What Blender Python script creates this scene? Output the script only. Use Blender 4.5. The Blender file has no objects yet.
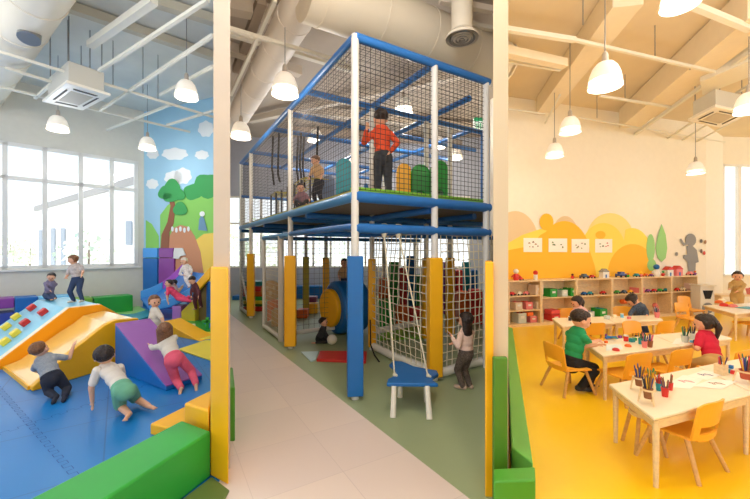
import bpy, bmesh, math, random
from mathutils import Vector, Matrix
random.seed(7)
V = Vector
sc = bpy.context.scene
COL = sc.collection
F = 358.0; CX = 375.0; CY = 249.5; EYE = 1.6

def P(px, py, Y):
    return V(((px-CX)/F*Y, Y, EYE-(py-CY)/F*Y))
def G(px, py, z=0.0):
    Y = F*(EYE-z)/(py-CY)
    return V(((px-CX)/F*Y, Y, z))
def XY(p): return (p[0], p[1])

# ------------------------------------------------------------------ materials
MATS = {}
def srgb(c):
    return tuple(((v/255)/12.92 if v/255 <= .04045 else ((v/255+.055)/1.055)**2.4) for v in c)
def mat(name, c, rough=.5, var=.0, scale=8, bump=0., metal=0., spec=.5, emit=None, es=0., alpha=None, trans=0., coat=0.):
    if name in MATS: return MATS[name]
    m = bpy.data.materials.new(name); m.use_nodes = True
    nt = m.node_tree; b = nt.nodes['Principled BSDF']
    col = srgb(c) + (1,)
    b.inputs['Base Color'].default_value = col
    b.inputs['Roughness'].default_value = rough
    b.inputs['Metallic'].default_value = metal
    b.inputs['Specular IOR Level'].default_value = spec
    b.inputs['Transmission Weight'].default_value = trans
    b.inputs['Coat Weight'].default_value = coat
    if emit:
        b.inputs['Emission Color'].default_value = srgb(emit)+(1,)
        b.inputs['Emission Strength'].default_value = es
    if alpha is not None: b.inputs['Alpha'].default_value = alpha
    tc = nt.nodes.new('ShaderNodeTexCoord')
    n = nt.nodes.new('ShaderNodeTexNoise'); n.inputs['Scale'].default_value = scale
    n.inputs['Detail'].default_value = 4
    nt.links.new(tc.outputs['Object'], n.inputs['Vector'])
    if var > 0:
        r = nt.nodes.new('ShaderNodeValToRGB')
        lo = tuple(v*(1-var) for v in col[:3])+(1,); hi = tuple(min(1, v*(1+var)) for v in col[:3])+(1,)
        r.color_ramp.elements[0].color = lo; r.color_ramp.elements[0].position = .3
        r.color_ramp.elements[1].color = hi; r.color_ramp.elements[1].position = .7
        nt.links.new(n.outputs['Fac'], r.inputs['Fac']); nt.links.new(r.outputs['Color'], b.inputs['Base Color'])
    if bump > 0:
        bp = nt.nodes.new('ShaderNodeBump'); bp.inputs['Strength'].default_value = bump; bp.inputs['Distance'].default_value = .02
        nt.links.new(n.outputs['Fac'], bp.inputs['Height']); nt.links.new(bp.outputs['Normal'], b.inputs['Normal'])
    MATS[name] = m
    return m
def vinyl(name, c, rough=.42): return mat('vinyl '+name, c, rough, var=.04, scale=3, bump=.06)

def wood(name, c, rough=.45):
    if name in MATS: return MATS[name]
    m = mat(name, c, rough); nt = m.node_tree; b = nt.nodes['Principled BSDF']
    tc = nt.nodes.new('ShaderNodeTexCoord'); mp = nt.nodes.new('ShaderNodeMapping')
    mp.inputs['Scale'].default_value = (2, 14, 14)
    n = nt.nodes.new('ShaderNodeTexNoise'); n.inputs['Scale'].default_value = 3; n.inputs['Detail'].default_value = 5
    r = nt.nodes.new('ShaderNodeValToRGB'); col = srgb(c)
    r.color_ramp.elements[0].color = tuple(v*.9 for v in col)+(1,); r.color_ramp.elements[0].position = .35
    r.color_ramp.elements[1].color = tuple(min(1, v*1.06) for v in col)+(1,); r.color_ramp.elements[1].position = .65
    L = nt.links.new
    L(tc.outputs['Object'], mp.inputs['Vector']); L(mp.outputs['Vector'], n.inputs['Vector'])
    L(n.outputs['Fac'], r.inputs['Fac']); L(r.outputs['Color'], b.inputs['Base Color'])
    return m

def tiles(name, c1, c2, mortar, size, rough=.4, msize=.006, rot=0.):
    m = mat(name, c1, rough); nt = m.node_tree; b = nt.nodes['Principled BSDF']; L = nt.links.new
    tc = nt.nodes.new('ShaderNodeTexCoord'); mp = nt.nodes.new('ShaderNodeMapping'); mp.inputs['Rotation'].default_value = (0, 0, rot)
    br = nt.nodes.new('ShaderNodeTexBrick'); br.offset = 0.; br.inputs['Scale'].default_value = 1.0
    br.inputs['Color1'].default_value = srgb(c1)+(1,); br.inputs['Color2'].default_value = srgb(c2)+(1,); br.inputs['Mortar'].default_value = srgb(mortar)+(1,)
    br.inputs['Mortar Size'].default_value = msize; br.inputs['Brick Width'].default_value = size; br.inputs['Row Height'].default_value = size
    L(tc.outputs['Object'], mp.inputs['Vector'])
    L(mp.outputs['Vector'], br.inputs['Vector']); L(br.outputs['Color'], b.inputs['Base Color'])
    n = nt.nodes.new('ShaderNodeTexNoise'); n.inputs['Scale'].default_value = 1.3
    mr = nt.nodes.new('ShaderNodeMapRange'); mr.inputs['To Min'].default_value = rough-.08; mr.inputs['To Max'].default_value = rough+.1
    L(tc.outputs['Object'], n.inputs['Vector']); L(n.outputs['Fac'], mr.inputs['Value']); L(mr.outputs['Result'], b.inputs['Roughness'])
    return m

def glass_mat():
    m = bpy.data.materials.new('window glass'); m.use_nodes = True; nt = m.node_tree; nt.nodes.clear()
    o = nt.nodes.new('ShaderNodeOutputMaterial'); t = nt.nodes.new('ShaderNodeBsdfTransparent'); g = nt.nodes.new('ShaderNodeBsdfGlossy')
    g.inputs['Roughness'].default_value = .02; mx = nt.nodes.new('ShaderNodeMixShader'); fr = nt.nodes.new('ShaderNodeValue'); fr.outputs[0].default_value = .05
    t.inputs['Color'].default_value = (.97, .99, 1, 1)
    nt.links.new(fr.outputs[0], mx.inputs[0]); nt.links.new(t.outputs[0], mx.inputs[1]); nt.links.new(g.outputs[0], mx.inputs[2]); nt.links.new(mx.outputs[0], o.inputs[0])
    return m
GLASS = glass_mat()

# ------------------------------------------------------------------ mesh builder
def frame_of(d):
    d = V(d).normalized(); a = V((0, 0, 1)) if abs(d.z) < .9 else V((1, 0, 0))
    u = d.cross(a).normalized(); w = u.cross(d).normalized()
    return u, w, d
class MB:
    def __init__(s): s.v = []; s.f = []; s.mi = []; s.cur = 0
    def add(s, vs, fs):
        b = len(s.v); s.v += [V(p) for p in vs]; s.f += [tuple(i+b for i in f) for f in fs]; s.mi += [s.cur]*len(fs); return s
    def box(s, c, size, rz=0, M=None):
        x, y, z = (k/2 for k in size); R = M or Matrix.Rotation(rz, 3, 'Z'); c = V(c)
        p = [c + R @ V((i*x, j*y, k*z)) for k in (-1, 1) for j in (-1, 1) for i in (-1, 1)]
        return s.add(p, [(0, 2, 3, 1), (4, 5, 7, 6), (0, 1, 5, 4), (2, 6, 7, 3), (0, 4, 6, 2), (1, 3, 7, 5)])
    def prism(s, poly, z0, z1):
        n = len(poly); a = sum(poly[i][0]*poly[(i+1) % n][1]-poly[(i+1) % n][0]*poly[i][1] for i in range(n))
        if a < 0: poly = poly[::-1]
        f0 = z0 if callable(z0) else (lambda q: z0); f1 = z1 if callable(z1) else (lambda q: z1)
        vs = [V((q[0], q[1], f0(q))) for q in poly]+[V((q[0], q[1], f1(q))) for q in poly]
        return s.add(vs, [tuple(range(n))[::-1], tuple(range(n, 2*n))]+[(i, (i+1) % n, (i+1) % n+n, i+n) for i in range(n)])
    def extrude(s, poly3, vec):   # polygon of 3D points swept by vec
        n = len(poly3); vec = V(vec); p = [V(q) for q in poly3]
        nn = V((0, 0, 0))
        for i in range(n): nn += p[i].cross(p[(i+1) % n])
        if nn.dot(vec) < 0: p = p[::-1]
        return s.add(p+[q+vec for q in p], [tuple(range(n))[::-1], tuple(range(n, 2*n))]+[(i, (i+1) % n, (i+1) % n+n, i+n) for i in range(n)])
    def tube(s, a, b, r0, r1=None, n=10):
        return s.path([a, b], [r0, r0 if r1 is None else r1], n)
    def path(s, pts, r, n=8):
        pts = [V(p) for p in pts]; m = len(pts); rs = r if isinstance(r, (list, tuple)) else [r]*m
        vs = []; fs = []; prev = None
        for i, p in enumerate(pts):
            d = (pts[min(i+1, m-1)]-pts[max(i-1, 0)])
            if prev is None: u, w, dd = frame_of(d)
            else:
                dd = d.normalized(); u = (prev-dd*prev.dot(dd)).normalized(); w = u.cross(dd)
            prev = u
            for k in range(n):
                a = 2*math.pi*k/n; vs.append(p+(u*math.cos(a)+w*math.sin(a))*rs[i])
        for i in range(m-1):
            for k in range(n):
                fs.append((i*n+k, (i+1)*n+k, (i+1)*n+(k+1) % n, i*n+(k+1) % n))
        fs.append(tuple(range(n))); fs.append(tuple(range((m-1)*n, m*n))[::-1])
        return s.add(vs, fs)
    def ell(s, c, r, M=None, seg=14, ring=9):
        c = V(c); r = (r, r, r) if not isinstance(r, (tuple, list, Vector)) else r; M = M or Matrix.Identity(3)
        vs = [c+M @ V((0, 0, r[2]))]
        for i in range(1, ring):
            t = math.pi*i/ring
            for k in range(seg):
                a = 2*math.pi*k/seg; vs.append(c+M @ V((r[0]*math.sin(t)*math.cos(a), r[1]*math.sin(t)*math.sin(a), r[2]*math.cos(t))))
        vs.append(c-M @ V((0, 0, r[2]))); e = len(vs)-1; fs = []
        for k in range(seg):
            k2 = (k+1) % seg
            fs.append((0, 1+k, 1+k2)); fs.append((e, e-seg+k2, e-seg+k))
            for i in range(ring-2): fs.append((1+i*seg+k, 1+(i+1)*seg+k, 1+(i+1)*seg+k2, 1+i*seg+k2))
        return s.add(vs, fs)
    def cap(s, a, b, r0, r1):   # tapered capsule
        a = V(a); b = V(b)
        if (b-a).length > 1e-5: s.tube(a, b, r0, r1, 12)
        s.ell(a, r0, seg=12, ring=8); s.ell(b, r1, seg=12, ring=8); return s
    def lathe(s, prof, c=(0, 0, 0), n=20, M=None):
        c = V(c); M = M or Matrix.Identity(3); vs = []; fs = []; m = len(prof)
        for (r, z) in prof:
            for k in range(n):
                a = 2*math.pi*k/n; vs.append(c+M @ V((max(r, 1e-4)*math.cos(a), max(r, 1e-4)*math.sin(a), z)))
        for i in range(m-1):
            for k in range(n): fs.append((i*n+k, i*n+(k+1) % n, (i+1)*n+(k+1) % n, (i+1)*n+k))
        return s.add(vs, fs)
    def build(s, name, m, parent=None, bevel=0, smooth=False, remesh=0, subd=0, solid=0):
        root = V((0, 0, 0)); q = parent
        while q is not None: root = root+q.location; q = q.parent
        me = bpy.data.meshes.new(name)
        if parent is None:
            xs = [p.x for p in s.v]; ys = [p.y for p in s.v]; zs = [p.z for p in s.v]
            off = V(((min(xs)+max(xs))/2, (min(ys)+max(ys))/2, min(zs)))
        else: off = root
        me.from_pydata([p-off for p in s.v], [], s.f); me.update()
        ms = m if isinstance(m, (list, tuple)) else [m]
        for k in ms: me.materials.append(k)
        if len(ms) > 1: me.polygons.foreach_set('material_index', s.mi)
        o = bpy.data.objects.new(name, me); COL.objects.link(o)
        if parent is None: o.location = off
        else: o.parent = parent
        if smooth is True: me.polygons.foreach_set('use_smooth', [True]*len(me.polygons))
        elif smooth:
            me.polygons.foreach_set('use_smooth', [True]*len(me.polygons)); me.set_sharp_from_angle(angle=math.radians(smooth))
        if remesh:
            md = o.modifiers.new('r', 'REMESH'); md.mode = 'VOXEL'; md.voxel_size = remesh; md.use_smooth_shade = True
            md = o.modifiers.new('s', 'SMOOTH'); md.factor = .5; md.iterations = 2
        if bevel:
            md = o.modifiers.new('b', 'BEVEL'); md.width = bevel; md.segments = 3; md.limit_method = 'ANGLE'; md.angle_limit = .6
            md.harden_normals = False
            me.polygons.foreach_set('use_smooth', [True]*len(me.polygons)); me.set_sharp_from_angle(angle=math.radians(50))
        if solid:
            md = o.modifiers.new('t', 'SOLIDIFY'); md.thickness = solid; md.offset = 0
        if subd:
            md = o.modifiers.new('d', 'SUBSURF'); md.levels = subd; md.render_levels = subd
        return o
def tag(o, label=None, cat=None, group=None, kind=None):
    if label: o['label'] = label
    if cat: o['category'] = cat
    if group: o['group'] = group
    if kind: o['kind'] = kind
    return o
def thing(name, label, cat, loc=(0, 0, 0), group=None):
    o = bpy.data.objects.new(name, None); COL.objects.link(o); o.location = loc; o.empty_display_size = .1
    return tag(o, label, cat, group)
def struct(o): o['kind'] = 'structure'; return o
def dup(root, loc, rz=0, label=None, group=None, scale=None):
    r = root.copy(); COL.objects.link(r); r.location = loc; r.rotation_euler = (0, 0, rz)
    if scale: r.scale = (scale,)*3
    if label: r['label'] = label
    if group: r['group'] = group
    def rec(a, b):
        for ch in list(a.children):
            c = ch.copy(); COL.objects.link(c); c.parent = b; rec(ch, c)
    rec(root, r); return r

# palette
M_white = mat('painted white metal', (232, 230, 224), .4)
M_offwhite = mat('off white plastic', (235, 230, 218), .4)
M_blueP = mat('blue pipe foam', (46, 118, 196), .35, var=.04)
M_yel = vinyl('yellow', (250, 184, 14)); M_yelB = vinyl('bright yellow', (247, 222, 70))
M_blue = vinyl('blue', (8, 104, 180)); M_sky = vinyl('sky blue', (120, 200, 240)); M_green = vinyl('green', (40, 160, 60))
M_lgreen = vinyl('light green', (165, 225, 130)); M_dgreen = vinyl('dark green', (74, 128, 30)); M_purple = vinyl('purple', (140, 60, 150))
M_red = vinyl('red', (215, 50, 45)); M_teal = vinyl('teal', (30, 150, 165)); M_orange = vinyl('orange', (235, 110, 40)); M_cream = vinyl('cream', (245, 232, 200), .3)
M_lilac = vinyl('lilac', (178, 120, 200))
M_wood = wood('light birch wood', (234, 206, 160)); M_woodD = wood('honey wood', (214, 165, 96)); M_top = mat('cream laminate', (245, 232, 205), .35, var=.02)
M_plyel = mat('yellow chair plastic', (246, 176, 52), .35)
M_skin = mat('skin', (228, 172, 140), .55); M_hair = mat('dark brown hair', (42, 28, 22), .5, var=.4, scale=60, bump=.5); M_hairL = mat('light brown hair', (120, 78, 48), .5, var=.35, scale=60, bump=.5)
M_eye = mat('dark eye', (20, 15, 12), .2); M_lip = mat('lips', (190, 95, 90), .5)
M_black = mat('black fabric', (28, 28, 32), .8, var=.1, bump=.2)
M_rope = mat('natural rope', (222, 214, 190), .8, var=.1, scale=80)
M_net = mat('dark net cord', (40, 38, 40), .7)
M_grey = mat('grey metal', (150, 150, 150), .4, metal=.6)

# ------------------------------------------------------------------ shell
dL = V((-.40, .9165, 0)); dR = V((.3309, .9437, 0))
W0 = V((-8.41, 8.07, 0)); WD = V((.687, .727, 0)).normalized()         # window wall of the left playroom
S0 = V((2.71, 7.30, 0)); SD = V((.959, .284, 0)).normalized(); SN = V((-SD.y, SD.x, 0))   # shelf front line, right room
def onplane(px, py, p0, d):
    k = (px-CX)/F; # X = k*Y
    t = (k*p0.y-p0.x)/(d.x-k*d.y); q = p0+d*t
    return t, EYE-(py-CY)/F*q.y

HL, HC, HR = 5.48, 5.48, 4.9
# floors
partL0 = V((-1.075, 2.475, 0)); partR0 = V((.815, 2.33, 0))
LB = V((-5.45, 12.5, 0)); RB = partR0+dR*((12.5-2.33)/.9437)
partLe = partL0+dL*((12.5-2.475)/.9165)
m_floorL = tiles('blue interlocking mats', (8, 118, 194), (10, 123, 199), (6, 100, 172), 1.0, .33, .006, rot=.95)
m_floorC = tiles('pinkish vinyl tiles', (224, 208, 200), (232, 216, 204), (214, 198, 190), .62, .42, .003, rot=-.535)
m_floorG = mat('sage green vinyl', (156, 170, 130), .45, var=.05, scale=1.2)
m_floorY = mat('yellow vinyl floor', (254, 206, 24), .3, var=.03, scale=1)
struct(MB().prism([(-1.075, -7), (-14, -7), (-14, 14), XY(partLe), XY(partL0)], -.1, 0).build('floor', m_floorL))
gA = G(470, 499); gB = G(365, 418); gd = (gB-gA).normalized(); k_ = -dL.x/dL.y; gF = gA+gd*((gA.x-partL0.x+k_*(gA.y-partL0.y))/(-gd.x-k_*gd.y)); gN = gA-gd*3.5
struct(MB().prism([(-1.075, -7), (.815, -7), (.815, 1.95), XY(gA), XY(gF), XY(partL0)], -.1, 0).build('floor', m_floorC))
struct(MB().prism([(.815, 1.95), XY(partR0), XY(RB), XY(partLe), XY(gF), XY(gA)], -.1, 0).build('floor', m_floorG))
struct(MB().prism([(.815, -7), (16, -7), (16, 14), XY(RB), XY(partR0)], -.1, 0).build('floor', m_floorY))
# puzzle-edge seams of the blue mats: thin grooves with teeth
def puzzle(a, b, par):
    a = V(a); b = V(b); d = b-a; L = d.length; d.normalize(); n = V((-d.y, d.x, 0)); pts = []; k = 0; t = 0
    while t < L:
        pts += [a+d*t+n*(.022 if k % 2 else -.022), a+d*(t+.055)+n*(.022 if k % 2 else -.022)]; t += .06; k += 1
    mb = MB()
    for p, q in zip(pts, pts[1:]):
        e = (q-p).normalized(); w = V((-e.y, e.x, 0))*.0022
        mb.add([p-w+V((0,0,.0015)), q-w+V((0,0,.0015)), q+w+V((0,0,.0015)), p+w+V((0,0,.0015))], [(0, 1, 2, 3)])
    return mb
o1 = G(0, 434); o2 = G(42, 420); e1 = (o2-o1).normalized(); q1 = G(70, 470); q0 = G(0, 390); e2 = (q0-q1).normalized()
sm = MB()
for s_ in (puzzle(o1-e1*1.5, o2+e1*1.9, 0), puzzle(q1-e2*1.2, q1+e2*3.0, 0)): sm.add(s_.v, s_.f)
struct(sm.build('trim_1', mat('mat seam', (10, 70, 150), .6)))

# partitions
m_wallW = mat('warm white wall', (196, 184, 170), .75, var=.02); m_wallC = mat('cream wall', (240, 232, 215), .75, var=.015)
m_wallL = mat('soft grey wall', (218, 214, 202), .75, var=.02); m_wallB = mat('lavender grey wall', (178, 184, 200), .75, var=.03)
nLp = V((-dL.y, dL.x, 0)); nRp = V((-dR.y, dR.x, 0))
def partition(name, c0, d, w, L, H, m):
    n = V((-d.y, d.x, 0)); a = c0-n*w/2; b = c0+n*w/2
    return struct(MB().prism([XY(a), XY(a+d*L), XY(b+d*L), XY(b)], 0, H).build(name, m))
partition('wall_left', V((-1.11, 2.595, 0)), dL, .112, 10.8, 5.48, m_wallW)
partition('wall_right', partR0+V((.003, 0, 0)), dR, .092, 10.8, 5.48, mat('cream partition', (214, 194, 160), .7))
# yellow pad at the end of the left partition
cap_ = MB().prism([G(210.5, 476)[:2], G(228.5, 485.6)[:2], XY(G(228.5, 485.6)+dL*.22+V((-.0, 0, 0))), XY(G(210.5, 476)+dL*.22)], 0, 1.475)
tag(cap_.build('wall_pad', M_yel, bevel=.012), 'tall yellow padded guard on the end of the left dividing wall', 'wall pad')
# right partition pads
a = P(485, 497, 2.31); b_ = P(493.5, 497, 2.31)
tag(MB().prism([(a.x, 2.31), (b_.x, 2.31), (b_.x+.09, 2.6), (a.x+.09, 2.6)], 0, 1.52).build('wall_pad', M_yel, bevel=.01), 'slim yellow padded guard on the left edge of the right dividing wall', 'wall pad')
a = P(493.8, 400, 2.22); b_ = P(508, 400, 2.22)
tag(MB().prism([(a.x, 2.22), (b_.x, 2.22), (b_.x, 2.255), (a.x, 2.255)], .0, .93).build('wall_pad', M_dgreen, bevel=.008), 'dark green padded guard low on the end of the right dividing wall', 'wall pad')
c1 = G(509.5, 470, .3); 
tag(MB().prism([G(493.6, 468.5, .32)[:2], G(535, 466.5, .32)[:2], G(535.5, 480, .32)[:2], G(493.6, 481.5, .32)[:2]], 0, .32).build('foam_block', vinyl('grass green', (70, 150, 40)), bevel=.01), 'low green foam block at the foot of the right dividing wall', 'foam block')
b0 = V((.93, 2.36, 0)); g0 = G(533, 463, .3)
tag(MB().prism([XY(b0-V((.03, .0, 0))), XY(g0+V((0, 0, 0))), XY(g0+dR*4.0), XY(b0+dR*3.9)], 0, .3).build('padded_bench', vinyl('leaf green', (96, 170, 66)), bevel=.01), 'long light green padded bench running back along the right dividing wall', 'bench')

# ceilings
mcL = mat('pale blue white ceiling', (216, 218, 212), .8, var=.06, scale=1.5); mcC = mat('taupe ceiling', (186, 174, 160), .8, var=.08, scale=1.2); mcR = mat('cream ceiling', (222, 206, 178), .8, var=.05, scale=1.2)
struct(MB().prism([(-1.075, -7), (-14, -7), (-14, 2.6), (-6.0, 10.9), XY(partLe), XY(partL0)], HL, HL+.2).build('ceiling', mcL))
struct(MB().prism([(-1.075, -7), (.815, -7), XY(partR0), XY(RB), XY(partLe), XY(partL0)], HC, HC+.2).build('ceiling', mcC))
struct(MB().prism([(.815, -7), (16, -7), (16, 10.7), (9.8, 10.7), (7, 9.6), (4.4, 12.5), XY(RB), XY(partR0)], HR, HR+.2).build('ceiling', mcR))

# ---- left window wall with openings
tA, zsA = onplane(0, 272.3, W0, WD); tB, zsB = onplane(143, 264.2, W0, WD)
SILL = .5*(zsA+zsB); _, zt1 = onplane(5, 142.5, W0, WD); _, zt2 = onplane(137, 160, W0, WD); TOP = .5*(zt1+zt2)
_, zm1 = onplane(5, 177.5, W0, WD); _, zm2 = onplane(137, 190, W0, WD); TRZ = .5*(zm1+zm2)
tL = -5.0; tE = onplane(138.5, 200, W0, WD)[0]; tC = onplane(144, 200, W0, WD)[0]
WN = V((-WD.y, WD.x, 0))    # outward
def wq(t, z, off=0): return W0+WD*t+WN*off+V((0, 0, z))
mb = MB()
for (ta, tb, za, zb) in ((tL, tC+.3, 0, SILL), (tL, tC+.3, TOP, HL), (tE, tC+.3, SILL, TOP)):
    mb.extrude([wq(ta, za), wq(tb, za), wq(tb, zb), wq(ta, zb)], WN*.25)
struct(mb.build('wall_back', m_wallL))
mulls = [onplane(x, 200, W0, WD)[0] for x in (-28, 5, 45, 81, 112)]+[tE-.05]
mb = MB()
for t in [tL+.05]+mulls: mb.extrude([wq(t-.045, SILL), wq(t+.045, SILL), wq(t+.045, TOP), wq(t-.045, TOP)], WN*.1)
for z in (SILL+.04, TRZ, TOP-.04): mb.extrude([wq(tL, z-.045), wq(tE, z-.045), wq(tE, z+.045), wq(tL, z+.045)], WN*.09)
wf = struct(mb.build('window_1', M_white))
sl = MB().extrude([wq(tL, SILL-.04, -.06), wq(tE+.05, SILL-.04, -.06), wq(tE+.05, SILL, -.06), wq(tL, SILL, -.06)], WN*.1).build('window_sill', M_white, parent=wf)
MB().extrude([wq(tL, SILL, .04), wq(tE, SILL, .04), wq(tE, TOP, .04), wq(tL, TOP, .04)], WN*.006).build('window_pane', GLASS, parent=wf)

# ---- mural wall
C0 = W0+WD*tC
C1 = P(160, 249.5, 9.9); C1.z = 0; C2 = P(222, 249.5, 9.0); C2.z = 0
mw_sky = mat('painted sky blue', (165, 208, 230), .7, var=.03, scale=1)
mwall = struct(MB().extrude([C0+V((0, 0, 0)), C1, C1+V((0, 0, HL)), C0+V((0, 0, HL))], V((-.1, .4, 0))).extrude([C1, C2, C2+V((0, 0, HL)), C1+V((0, 0, HL))], V((0, .4, 0))).build('wall_mural', mw_sky))
md = (C2-C1).normalized(); mn = V((md.y, -md.x, 0)).normalized()
def mur(px, py, off=.004):
    t, z = onplane(px, py, C1, md); return C1+md*t+mn*off+V((0, 0, z))
def mural(name, pts, m, off, fn=None):
    fn = fn or mur
    q = [fn(x, y, off) for x, y in pts]
    return MB().extrude(q, (mn if fn is mur else -SN)*.003).build(name, m, parent=mwall if fn is mur else rwall)
def blob(cx, cy, rx, ry, n=18, k=0, amp=.0):
    return [(cx+rx*math.cos(2*math.pi*i/n)*(1+amp*math.sin(k*2*math.pi*i/n)), cy+ry*math.sin(2*math.pi*i/n)*(1+amp*math.sin(k*2*math.pi*i/n))) for i in range(n)]
mg = mat('mural grass green', (140, 205, 96), .7); mg2 = mat('mural leaf green', (60, 160, 84), .7); mbr = mat('mural brown', (150, 92, 62), .7); mbr2 = mat('mural tan', (206, 142, 104), .7)
mcl = mat('mural cloud', (238, 240, 238), .7); myl = mat('mural yellow', (250, 212, 96), .7)
mural('mural_hill', [(160.3, 262), (160.3, 215), (168, 205), (180, 197), (195, 192), (205, 192), (214, 196), (221, 200), (221, 262)], mg, .002)
mural('mural_bush', blob(208, 186, 15, 12, 24, 5, .08), mg2, .006); mural('mural_bush', blob(193, 192, 9, 8, 24, 4, .08), mg2, .0065)
mural('mural_stump', [(168, 280), (169, 252), (170, 236), (174, 228), (181, 225), (189, 227), (195, 236), (201, 252), (205, 280)], mbr2, .010)
mural('mural_trunk', [(160.3, 260), (162, 235), (168, 222), (171, 206), (169, 198), (174, 199), (176, 206), (174, 224), (170, 232), (169, 262), (168, 290), (160.3, 290)], mbr, .014)
for bx_, by_, r_ in ((166, 193, 7), (173, 187, 8), (180, 195, 6), (181, 209, 7), (171, 196, 7)):
    mural('mural_leaf_cluster', blob(bx_, by_, r_, r_*.95, 20, 3, .1), mg2, .018+.001*r_)
mural('mural_field', [(195, 300), (196, 240), (204, 234), (221, 232), (221, 300)], myl, .008)
for c_ in ((171, 154, 15, 6), (202, 155, 8, 4.5), (183, 176, 10, 8), (206, 129, 9, 8), (170, 178, 11, 7), (213, 193, 4, 3.5)):
    mural('mural_cloud', blob(c_[0]+ (0 if c_[0]>172 else 4), c_[1], c_[2]*.85, c_[3], 56, 7, .07), mcl, .003)
mural('mural_figure', [(199, 230), (200, 219), (202.5, 215), (205, 219), (208, 231)], mat('mural blue grey', (110, 150, 180), .7), .02)
mural('mural_figure', blob(203, 214, 2.6, 2.6), mcl, .024)
for k_ in range(5): mural('mural_stroke', blob(173+k_*4, 229+(k_ % 2)*1.2, 1.3, 2.6), mcl, .016)
# left side of the mural corner wall
cd = (C1-C0).normalized(); cn = V((cd.y, -cd.x, 0)).normalized()
def mur0(px, py, off):
    t, z = onplane(px, py, C0, cd); return C0+cd*t+cn*off+V((0, 0, z))
for nm, pts, m_, of_ in (('mural_hill', [(146, 262), (146, 220), (152, 224), (159, 236), (159, 262)], mg, .004), ('mural_cloud', blob(152.5, 184, 6, 5, 48, 7, .07), mcl, .005), ('mural_cloud', blob(153, 154, 6, 5, 48, 7, .07), mcl, .005)):
    MB().extrude([mur0(x, y, of_) for x, y in pts], cn*.003).build(nm, m_, parent=mwall)
def pad_on(f, x0, x1, y0, y1, m_, label, th=.06, off=.01):
    nrm = cn if f is mur0 else mn
    q = [f(x, y, off) for x, y in ((x0, y1), (x1, y1), (x1, y0), (x0, y0))]
    if y1 > 300: q[0].z = q[1].z = 0.0
    zz = f((x0+x1)/2, y0, 0).z; q[2].z = q[3].z = zz
    if y1 <= 300:
        zb = f((x0+x1)/2, y1, 0).z; q[0].z = q[1].z = zb
    tag(MB().extrude(q, nrm*th).build('wall_pad', m_, bevel=.012), label, 'wall pad')
pad_on(mur0, 145, 159.3, 248, 257.6, vinyl('light blue pad', (70, 160, 235)), 'small light blue wall pad in the corner beside the window, upper of two')
pad_on(mur0, 145, 159.3, 258.2, 320, M_blue, 'tall blue wall pad standing in the corner beside the window')
pad_on(mur, 161, 175, 248, 257.6, M_purple, 'small purple wall pad above the tall purple one')
pad_on(mur, 161, 176, 258.2, 320, M_purple, 'tall purple wall pad on the mural wall behind the slide')
# white house-shaped plaque
q = [mur(x, y, .03) for x, y in ((174, 258), (176, 248), (184, 248), (187, 255), (182, 256), (180, 259))]
tag(MB().extrude(q, mn*.02).build('wall_plaque', M_white), 'white house-shaped plaque on the mural above the slide', 'plaque')

# ---- centre back wall with window
yb = 12.4
def cz(py): return EYE-(py-CY)/F*yb
def cx_(px): return (px-CX)/F*yb
xl, xr = partLe.x-.2, RB.x+.2
wz0, wz1 = cz(268), cz(196); wx0, wx1 = cx_(226), cx_(470)
mb = MB()
for (x0, x1, z0, z1) in ((xl, xr, 0, wz0), (xl, xr, wz1, HC), (wx1, xr, wz0, wz1)):
    mb.box(((x0+x1)/2, yb+.12, (z0+z1)/2), (x1-x0, .24, z1-z0))
struct(mb.build('wall_back', m_wallB))
mb = MB()
for i in range(15):
    x = wx0+(wx1-wx0)*i/14; mb.box((x, yb+.05, (wz0+wz1)/2), (.07, .08, wz1-wz0))
for z in (wz0+.03, wz0+(wz1-wz0)*.62, wz1-.03): mb.box(((wx0+wx1)/2, yb+.05, z), (wx1-wx0, .07, .06))
w2 = struct(mb.build('window_2', M_white))
MB().box(((wx0+wx1)/2, yb+.05, (wz0+wz1)/2), (wx1-wx0, .006, wz1-wz0)).build('window_pane', GLASS, parent=w2)

# ---- right room walls
R0 = S0+SN*.36; tcor = onplane(706, 250, S0+SN*.36, SD)[0]; Rc = S0+SN*.36+SD*tcor
R2 = P(723, 249.5, Rc.y+1.0); R2.z = 0; R3 = R2+V((6, .5, 0))
rwall = struct(MB().extrude([R0, Rc, Rc+V((0, 0, HR)), R0+V((0, 0, HR))], SN*.25).build('wall_back', m_wallC))
struct(MB().extrude([Rc, R2, R2+V((0, 0, HR)), Rc+V((0, 0, HR))], V((-.15, .25, 0))).build('wall_corner', m_wallC))
szr = EYE-(275-CY)/F*R2.y
mb = MB(); wd = (R3-R2).normalized(); wo = V((-wd.y, wd.x, 0))
mb.extrude([R2, R3, R3+V((0, 0, szr)), R2+V((0, 0, szr))], wo*.25)
mb.extrude([R2+V((0, 0, 4.1)), R3+V((0, 0, 4.1)), R3+V((0, 0, HR)), R2+V((0, 0, HR))], wo*.25)
struct(mb.build('wall_window_side', m_wallC))
mb = MB()
for t in (.03, .55, 1.7, 2.9, 4.2, 5.5):
    w_ = .09 if t == .55 else .06
    mb.extrude([R2+wd*(t-w_/2)+V((0, 0, szr)), R2+wd*(t+w_/2)+V((0, 0, szr)), R2+wd*(t+w_/2)+V((0, 0, 4.1)), R2+wd*(t-w_/2)+V((0, 0, 4.1))], wo*.1)
mb.extrude([R2+V((0, 0, szr-.03))-wo*.05, R3+V((0, 0, szr-.03))-wo*.05, R3+V((0, 0, szr+.02))-wo*.05, R2+V((0, 0, szr+.02))-wo*.05], wo*.15)
mb.extrude([R2+V((0, 0, 4.04)), R3+V((0, 0, 4.04)), R3+V((0, 0, 4.1)), R2+V((0, 0, 4.1))], wo*.1)
w3 = struct(mb.build('window_3', M_white))
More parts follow.
